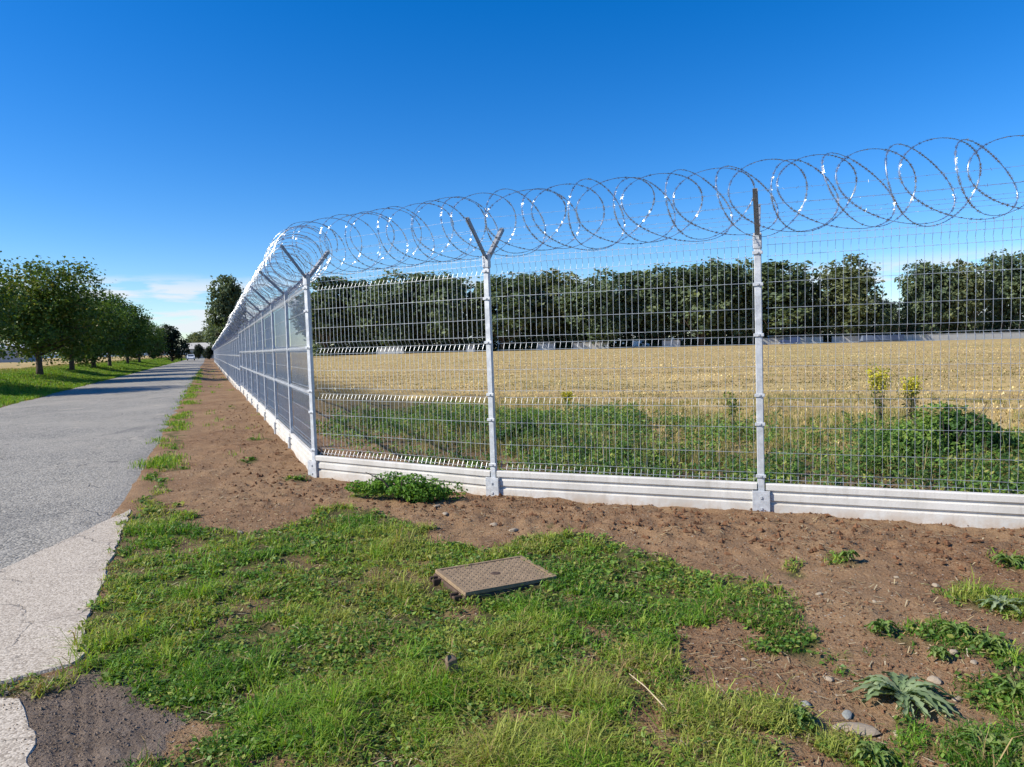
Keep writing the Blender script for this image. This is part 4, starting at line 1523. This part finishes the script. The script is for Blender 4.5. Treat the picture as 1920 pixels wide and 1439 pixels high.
def shrub(name, lab, base, radius, hgt, n, leaf, pal, seed, cat='bush', stems=9, squash=1.0):
    g = np.random.default_rng(seed)
    t = thing(name, lab, cat, (base[0], base[1], zg(base)))
    lob = []
    for _ in range(16):
        lx = np.clip(g.normal() * .45, -.95, .95); lob.append((lx * radius[0], g.normal() * radius[1] * .3, hgt * g.uniform(.2, .78) * (1 - .55 * abs(lx)), g.uniform(.14, .42)))
    k = g.integers(0, len(lob), n); L = np.array(lob)[k]
    d = g.normal(size=(n, 3)); d /= np.linalg.norm(d, axis=1)[:, None]
    rr = L[:, 3:4] * np.where(g.random((n, 1)) < .4, g.random((n, 1)) ** .5, g.uniform(.85, 1.08, (n, 1)))
    C = L[:, :3] + d * rr * np.array([radius[0], radius[1], hgt * .85])
    C[:, 2] = np.abs(C[:, 2]) * squash
    V, q = leaf_quads(g, C, leaf, d * .6 + np.array([0, 0, .6]), .6, .7)
    tone = np.clip(g.random(len(lob))[k] * .7 + g.random(n) * .4, 0, .999)
    p_ = np.array(pal); c = p_[(tone * len(p_)).astype(int)] * g.uniform(.75, 1.25, (n, 1))
    link('leaves', mesh_np('leaves', V, quads=q, col=np.repeat(c, 4, 0), mat=M_WEED), t, kind='stuff')
    m = MB()
    for i in range(stems):
        a = i * 2.4; e = np.array([math.cos(a) * radius[0] * .6, math.sin(a) * radius[1] * .6, hgt * g.uniform(.5, .85)])
        m.tube([[0, 0, -.05], e * .5 + np.array([0, 0, .08]), e * np.array([1, 1, 1.25])], [.012, .009, .003], 5)
    link('stems', m.mesh('stems', M_BARK), t)
    return t


bp = G(1775, 876)
shrub('bramble_bush', 'big dark green bramble bush behind the fence at the right', bp, (.80, .50), .76, 9000, .056, WEEDP[:5], 41)
shrub('bramble_bush', 'lower leafy bush trailing from the big bramble towards the right picture edge', G(1895, 872), (.70, .45), .36, 3500, .055, WEEDP, 42)
shrub('bramble_bush', 'round dark bush behind the fence midway between the second and third posts', G(1005, 838), (.55, .45), .5, 3000, .06, WEEDP[:3], 43)


def tall_weed(name, lab, base, hgt, seed, flower=(.60, .54, .05), n=8):
    g = np.random.default_rng(seed)
    t = thing(name, lab, 'weed', (base[0], base[1], zg(base)))
    st = MB(); C, Fl = [], []
    for k in range(n):
        a = g.uniform(0, 6.28); r_ = g.uniform(.03, .22) * hgt
        e = np.array([math.cos(a) * r_, math.sin(a) * r_, hgt * g.uniform(.75, 1.0)])
        st.tube([[0, 0, -.03], e * .55, e], [.007, .005, .002], 4)
        for f in np.linspace(.15, .92, 26):
            C.append(e * f + g.normal(size=3) * .035)
        for f in np.linspace(.74, 1.04, 48):
            Fl.append(e * f + g.normal(size=3) * np.array([.05, .05, .02]))
    link('stem', st.mesh('stem', M_WOOD), t)
    V, q = leaf_quads(g, np.array(C), .075, np.array([0, 0, .6]), .3)
    link('leaves', mesh_np('leaves', V, quads=q, col=np.repeat(pal_pick(g, len(C), [(.07, .12, .025), (.11, .15, .03), (.16, .17, .05)]), 4, 0), mat=M_WEED), t, kind='stuff')
    V, q = leaf_quads(g, np.array(Fl), .042, None, .8)
    link('flower_heads', mesh_np('flower_heads', V, quads=q, col=np.repeat(pal_pick(g, len(Fl), [flower, tuple(c * .7 for c in flower)]), 4, 0), mat=M_WEED), t, kind='stuff')


tall_weed('goldenrod', 'tall yellow-green weed left of the bramble bush, flower heads highest', G(1650, 805), 1.02, 51)
tall_weed('goldenrod', 'yellow-green weed just left of the bramble top, second tallest', G(1712, 800), .85, 52)
tall_weed('goldenrod', 'yellow flowering weed in the field between the second and third posts', G(1062, 770), .50, 53)
tall_weed('goldenrod', 'thin green weed stalk just left of the third post', G(1375, 830), .75, 54, (.2, .24, .05), 3)


# rosette of a thistle with large separate leaves
def rosette(name, lab, base, n, length, width, seed, pal, lobed=True, zl=.10):
    g = np.random.default_rng(seed)
    t = thing(name, lab, 'plant', (base[0], base[1], zg(base)))
    for k in range(n):
        a = k * 2.399 + g.normal() * .2; L = length * g.uniform(.65, 1.1); W = width * g.uniform(.8, 1.2)
        m = 13; V = []; rise = zl * g.uniform(.5, 1.4)
        for i in range(m + 1):
            f = i / m
            w = W * math.sin(math.pi * min(1, .12 + f * .86)) * (1 + (.55 if i % 2 else -.45) * lobed) + .002
            z = .012 + rise * math.sin(math.pi * min(1.0, f * 1.05) * .9) + g.normal() * .002
            x = L * f
            y = g.normal() * .003 + .12 * L * f * f * (1 if k % 2 else -1)
            V += [[x - .02 * L, y - w, z + .010], [x, y, z], [x - .02 * L, y + w, z + .010]]
        V = np.array(V)
        rot = np.array([[math.cos(a), -math.sin(a), 0], [math.sin(a), math.cos(a), 0], [0, 0, 1]])
        V = V @ rot.T
        q = [[i * 3 + j, i * 3 + j + 1, i * 3 + 4 + j, i * 3 + 3 + j] for i in range(m) for j in range(2)]
        c = np.array(pal[int(g.integers(len(pal)))]) * g.uniform(.8, 1.2)
        C = np.tile(c, (len(V), 1)); C[1::3] *= 1.5
        link('leaf', mesh_np('leaf', V, quads=np.array(q), col=C, smooth=True, mat=M_WEED), t)
    return t


SAGE = [(.19, .245, .13), (.23, .28, .16), (.15, .21, .10)]
rosette('thistle_rosette', 'large grey-green thistle rosette on the bare soil at lower right', G(1690, 1300), 40, .21, .0125, 61, SAGE, True, .045)
rosette('thistle_rosette', 'small leafy rosette at the right end of the upper weed patch near the right edge', G(1880, 1140), 22, .15, .010, 62, SAGE, True, .04)
LEAFY = [(.10, .17, .04), (.13, .20, .045), (.17, .22, .065)]
for i, (x_, y_, n_, l_, lab) in enumerate([
        (1655, 1185, 12, .09, 'tiny weed on the soil above the thistle rosette'),
        (1795, 1195, 12, .10, 'small weed right of the tiny weed above the rosette'),
        (1855, 1222, 14, .11, 'pale-leaved weed cluster above and right of the pale stone'),
        (1760, 1232, 9, .06, 'smallest weed directly above the pale stone'),
        (1905, 1305, 14, .12, 'leafy weed at the right picture edge beside the rosette'),
        (1845, 1405, 18, .13, 'dark leafy weed in the lower right corner'),
        (1900, 1420, 16, .13, 'broad weed cut by the lower right corner'),
        (1640, 1415, 14, .10, 'bright green weed at the bottom edge below the flat stone'),
        (1590, 1058, 10, .08, 'small weed on the soil well right of the manhole cover'),
        (1890, 1062, 12, .13, 'weed close to the kick board near the right picture edge'),
        (1500, 1350, 10, .08, 'weed at the grass edge left of the flat stone')]):
    rosette('weed', lab, G(x_, y_), n_ + 10, l_ * .9, .0075, 70 + i, LEAFY, True, .035)


# lush clump at the foot of the kick board
shrub('clover_clump', 'lush green leafy clump at the foot of the kick board near the corner post', G(755, 945), (.60, .34), .30, 5200, .034, [(.07, .16, .024), (.115, .24, .032), (.17, .30, .042)], 44, 'plant', 5)

# ------------------------------------------------------------------ manhole cover
def manhole():
    A, B, C, D = MAN
    c = (A + B + C + D) / 4
    ux = ((C - B) + (D - A)) / 2; lx = np.linalg.norm(ux); ux /= lx
    uy = np.array([-ux[1], ux[0]]); ly = abs(((A - B) @ uy + (D - C) @ uy) / 2)
    w, d = lx, max(ly, .5)
    t = thing('manhole_cover', 'rusty square chequered iron manhole cover lying raised in the grass', 'manhole cover', (c[0], c[1], zg(c) - .048), math.atan2(ux[1], ux[0]))
    t.rotation_euler = (R(2.0), R(1.5), math.atan2(ux[1], ux[0]))
    link('frame', MB().cbox((0, 0, .030), (w, d, .080), .008).mesh('frame', M_IRON_D), t)
    lid = link('lid', MB().cbox((0, 0, .082), (w - .02, d - .02, .022), .004).mesh('lid', M_IRON), t)
    rim = MB()
    for sy in (-1, 1):
        rim.box((0, sy * (d / 2 - .022), .0955), (w - .026, .020, .005))
    for sx in (-1, 1):
        rim.box((sx * (w / 2 - .024), 0, .0952), (.024, d - .068, .005))
    link('raised_rim', rim.mesh('raised_rim', M_IRON), lid)
    st = MB()
    n = 19
    for i in range(n):
        for j in range(int(n * d / w)):
            x = -w / 2 + .05 + (w - .10) * i / (n - 1); m_ = int(n * d / w)
            y = -d / 2 + .045 + (d - .09) * j / (m_ - 1)
            if math.hypot(x, y) < .045: continue
            s = .0102; o = .35 if (i + j) % 2 else -.35
            ca, sa = math.cos(o + .78), math.sin(o + .78)
            v = [[x + ca * s * 1.25, y + sa * s * 1.25, .0930], [x - sa * s * .6, y + ca * s * .6, .0930], [x - ca * s * 1.25, y - sa * s * 1.25, .0930], [x + sa * s * .6, y - ca * s * .6, .0930], [x, y, .0985]]
            st.add(v, t=[[0, 1, 4], [1, 2, 4], [2, 3, 4], [3, 0, 4]])
    link('tread_studs', st.mesh('tread_studs', M_IRON), lid, kind='stuff')
    an = np.arange(20) * 2 * math.pi / 20
    hub = MB().add(np.vstack([np.stack([np.cos(an) * .036, np.sin(an) * .030, np.full(20, .0934)], 1), np.stack([np.cos(an) * .022, np.sin(an) * .018, np.full(20, .0972)], 1), [[0, 0, .0945]]]),
                   [[k, (k + 1) % 20, 20 + (k + 1) % 20, 20 + k] for k in range(20)], [[20 + k, 20 + (k + 1) % 20, 40] for k in range(20)])
    link('lifting_boss', hub.mesh('lifting_boss', M_IRON_D), lid)
    # hinge lugs on the short side: two cheeks and an eye each
    for k, y in enumerate((-d / 2 + .07, d / 2 - .10)):
        m = MB()
        for s in (-1, 1):
            m.cbox((-w / 2 - .025, y + s * .028, .045), (.055, .014, .062), .005)
        m.tube([[-w / 2 - .035, y - .026, .050], [-w / 2 - .035, y + .026, .050]], .010, 8)
        link('hinge_lug', m.mesh('hinge_lug', M_IRON_D), t)


manhole()

# wooden stake
sp_ = G(850, 1268)
stk = thing('wooden_stake', 'short cut wooden stake sticking out of the grass below the manhole cover', 'stake', (sp_[0], sp_[1], zg(sp_)), .5)
stk.rotation_euler = (.12, -.16, .5)
link('shaft', MB().cbox((0, 0, .02), (.050, .038, .17), .004).mesh('shaft', M_WOOD), stk)
link('split_top', MB().add([[-.022, -.016, .104], [.022, -.016, .104], [.022, .016, .104], [-.022, .016, .104], [-.014, 0, .128], [.006, .004, .117]],
                           [[0, 1, 5, 4], [2, 3, 4, 5]], [[1, 2, 5], [3, 0, 4]]).mesh('split_top', M_WOOD), stk)


# ------------------------------------------------------------------ stones and clods
def rock_mesh(seed, name='rock', mat=None, flat=.6):
    import bmesh
    g = np.random.default_rng(seed)
    bm = bmesh.new()
    bmesh.ops.create_icosphere(bm, subdivisions=2, radius=.5)
    cuts = [(lambda d: d / np.linalg.norm(d))(g.normal(size=3)) for _ in range(9)]
    lim = [g.uniform(.28, .46) for _ in cuts]
    for v in bm.verts:
        p = np.array(v.co)
        for c, l in zip(cuts, lim):
            k = p @ c
            if k > l: p = p - c * (k - l) * .92
        p += g.normal(size=3) * .012
        p[2] *= flat
        v.co = p
    me = bpy.data.meshes.new(name); bm.to_mesh(me); bm.free()
    if mat: me.materials.append(mat)
    return me


STONES = [(1752, 1268, .052, 0, 'rounded pale stone touching the thistle rosette'), (1605, 1352, .085, 0, 'long flat brown stone left of and below the rosette'),
          (1512, 1310, .042, 1, 'grey stone on the soil left of the rosette'), (1490, 1314, .022, 1, 'little grey stone touching the grey stone'),
          (1588, 1328, .040, 1, 'bluish stone leaning on the flat brown stone'), (1790, 1224, .045, 0, 'pale double stone above and right of the rosette'),
          (1826, 1246, .030, 0, 'small white stone near the pale double stone'), (1795, 1300, .038, 0, 'pale stone right of the rosette leaves'),
          (1683, 1361, .036, 0, 'pinkish stone below the rosette'), (1555, 1265, .034, 0, 'pale stone left of and above the rosette'),
          (1858, 1350, .030, 0, 'pale chip right of and below the rosette'), (1535, 1115, .035, 0, 'pale chip on the soil near the upper grass edge'),
          (1755, 1098, .040, 0, 'pale stone on the open soil near the right side'), (963, 997, .060, 0, 'pale stone behind the manhole cover'),
          (925, 985, .065, 0, 'brown stone below the second post, left of the pale stone'), (835, 972, .050, 0, 'flat pale stone right of the lush clump'),
          (820, 962, .045, 0, 'small pinkish stone beside the flat pale stone'), (450, 1000, .050, 0, 'pale stone at the upper edge of the grass'),
          (1835, 1405, .045, 1, 'grey stone at the bottom near the right corner'), (815, 935, .05, 0, 'pale lump at the right end of the lush clump'),
          (1680, 1085, .028, 0, 'little pale stone on the soil left of the open-soil stone'), (1395, 1225, .022, 0, 'tiny white stone on the bare soil by the grass tongue'),
          (1640, 1130, .025, 0, 'tiny stone above the tiny weed'), (620, 1255, .022, 0, 'white speck of stone in the grass left of the wooden stake'),
          (743, 1195, .018, 0, 'white speck in the grass below the manhole corner'), (505, 1352, .024, 0, 'white speck in the grass near the bottom')]
rocks = [rock_mesh(400 + k, 'stone', M_STONE if k % 2 == 0 else M_GSTONE, .62) for k in range(6)]
for k, (x_, y_, sz, gry, lab) in enumerate(STONES):
    p = G(x_, y_)
    v = (k % 3) * 2 + gry
    o = link('stone', rocks[v], None, (p[0], p[1], zg(p) + sz * .12), rng.uniform(0, 6), label=lab, category='stone')
    sx = 1.5 if 'flat' in lab else 1.0
    o.scale = (sz * 1.45 * sx, sz * 1.05, sz * (.75 if sx > 1 else 1.15))
    o['group'] = 'stones lying on the verge'


def scatter_bits(name, lab, cat, n, fn, size, seed, mat, zoff=.15):
    """thousands of clods or pebbles joined as one mass"""
    g = np.random.default_rng(seed)
    x, y = fn(g, n); n = len(x)
    # squashed, jittered octahedra
    base = np.array([[1, 0, 0], [0, 1, 0], [-1, 0, 0], [0, -1, 0], [0, 0, 1], [0, 0, -.4]], float)
    s = size[0] * np.exp(g.random(n) ** 2.5 * math.log(size[1] / size[0]))
    a = g.uniform(0, 6.28, n); ca, sa = np.cos(a), np.sin(a)
    B = base[None] * (1 + g.normal(size=(n, 6, 3)) * .28) + g.normal(size=(n, 6, 3)) * .12
    B = B * s[:, None, None] * np.array([.55, .45, .42])
    X = B[..., 0] * ca[:, None] - B[..., 1] * sa[:, None] + x[:, None]
    Y = B[..., 0] * sa[:, None] + B[..., 1] * ca[:, None] + y[:, None]
    Z = B[..., 2] + (height(x, y) + s * zoff)[:, None]
    V = np.stack([X, Y, Z], -1).reshape(-1, 3)
    f = np.array([[0, 1, 4], [1, 2, 4], [2, 3, 4], [3, 0, 4], [1, 0, 5], [2, 1, 5], [3, 2, 5], [0, 3, 5]])
    t = (np.arange(n)[:, None, None] * 6 + f[None]).reshape(-1, 3)
    link(name, mesh_np(name, V, tris=t, mat=mat), kind='stuff', label=lab, category=cat)


def soil_sites(heap):
    def fn(g, n):
        rad = np.exp(g.uniform(math.log(1.6), math.log(24), n)); ang = g.uniform(R(-40), R(46), n)
        x, y = np.sin(ang) * rad, np.cos(ang) * rad
        s, t = road_st(x, y); fi = field_in(x, y)
        ok = (t > .25) & (fi < 3.2) & (np.abs(fi) > .06) & (g.random(n) < 1.05 - grass_amount(x, y))
        if heap:
            ok &= (np.abs(fi + .4) < .45 + .5 * g.random(n)) & (g.random(n) < .9)
        else:
            ok &= g.random(n) < .35 + .65 * sstep(.42, .6, fbm(x, y, 1.4, 3, 55))
        for P in (SLAB_A, SLAB_B, DIRT):
            ok &= ~inside(P, x, y)
        return x[ok], y[ok]
    return fn


scatter_bits('soil_clods', 'crumbly brown soil clods scattered over the bare ground', 'soil', 150000, soil_sites(False), (.004, .026), 91, M_CLOD)
scatter_bits('soil_clods', 'heaped brown clods along the foot of the kick boards', 'soil', 50000, soil_sites(True), (.010, .060), 92, mat_plain('heaped_red_clods', (.135, .068, .036), .97, 0, .4, 25, .1))
scatter_bits('pebbles', 'small pale pebbles strewn over the soil', 'pebbles', 7000, soil_sites(False), (.004, .018), 93, M_STONE)


def dirt_sites(g, n):
    x, y = g.uniform(DIRT[:, 0].min(), DIRT[:, 0].max(), n), g.uniform(DIRT[:, 1].min(), DIRT[:, 1].max(), n)
    ok = inside(DIRT, x, y) & ~inside(SLAB_B, x, y) & ~inside(SLAB_A, x, y)
    return x[ok], y[ok]


M_DCLOD = mat_plain('grey_dirt_crumbs', (.175, .132, .098), .97, 0, .35, 25, .1)
scatter_bits('dirt_crumbs', 'grey crumbs of dirt on the trodden patch at lower left', 'soil', 9000, dirt_sites, (.003, .016), 94, M_DCLOD)


def litter():
    g = np.random.default_rng(97)
    n = 9000
    rad = np.exp(g.uniform(math.log(1.7), math.log(11), n)); ang = g.uniform(R(-38), R(44), n)
    x, y = np.sin(ang) * rad, np.cos(ang) * rad
    s_, t_ = road_st(x, y)
    ok = (t_ > .15) & (field_in(x, y) < -.08) & (g.random(n) < .25 + .75 * sstep(.45, .6, fbm(x, y, 1.7, 3, 131)))
    for P in (SLAB_A, SLAB_B, DIRT):
        ok &= ~inside(P, x, y)
    x, y, rad = x[ok], y[ok], rad[ok]; n = len(x)
    a = g.uniform(0, 6.28, n); L = g.uniform(.015, .075, n); w = .0012 + .0005 * rad
    d = np.stack([np.cos(a), np.sin(a), g.normal(size=n) * .12], 1); sd = np.stack([-np.sin(a), np.cos(a), np.zeros(n)], 1)
    c = np.stack([x, y, height(x, y) + g.uniform(.006, .022, n)], 1)
    V = np.stack([c - d * L[:, None] / 2 - sd * w[:, None], c - d * L[:, None] / 2 + sd * w[:, None], c + d * L[:, None] / 2 + sd * w[:, None] * .6, c + d * L[:, None] / 2 - sd * w[:, None] * .6], 1).reshape(-1, 3)
    q = np.arange(n)[:, None] * 4 + np.arange(4)[None]
    col = pal_pick(g, n, [(.45, .36, .20), (.36, .27, .14), (.24, .17, .09), (.52, .44, .28)])
    link('dry_litter', mesh_np('dry_litter', V, quads=q, col=np.repeat(col, 4, 0), mat=M_STRAW), kind='stuff', label='dry straw and stem bits strewn over soil and grass', category='litter')


litter()

# a long dry stem lying in the grass
st_a, st_b = G(1180, 1292), G(1262, 1345)
zst = zg((st_a + st_b) / 2)
link('dry_stem', MB().tube([[st_a[0], st_a[1], zst + .10], [*(st_a * .6 + st_b * .4), zst + .085], [*(st_a * .25 + st_b * .75), zst + .055], [st_b[0], st_b[1], zst + .02]], [.0016, .0022, .0026, .003], 5).mesh('dry_stem', mat_plain('pale_dry_stem', (.55, .45, .28), .8, 0, .15, 30)), None,
     label='long pale dry stem leaning in the grass right of the wooden stake', category='stem')


def rim_sites(g, n):
    """soil and grit trodden over the rims of the slabs"""
    xs, ys = [], []
    for P in (SLAB_A, SLAB_B):
        for i in range(len(P)):
            a, b = P[i], P[(i + 1) % len(P)]
            L = np.linalg.norm(b - a)
            if L > 2.2 or (P is SLAB_A and i >= len(P) - 3):
                continue
            m = int(n * L / 12)
            f = g.random(m); nn = np.array([-(b - a)[1], (b - a)[0]]) / L
            off = g.normal(size=m) * .055
            xs.append(a[0] + (b - a)[0] * f + nn[0] * off); ys.append(a[1] + (b - a)[1] * f + nn[1] * off)
    return np.concatenate(xs), np.concatenate(ys)


scatter_bits('rim_grit', 'brown soil grit spilling over the edge of the pale concrete', 'soil', 11000, rim_sites, (.003, .011), 96, mat_plain('tan_grit', (.25, .185, .125), .97, 0, .35, 25, .1), .75)
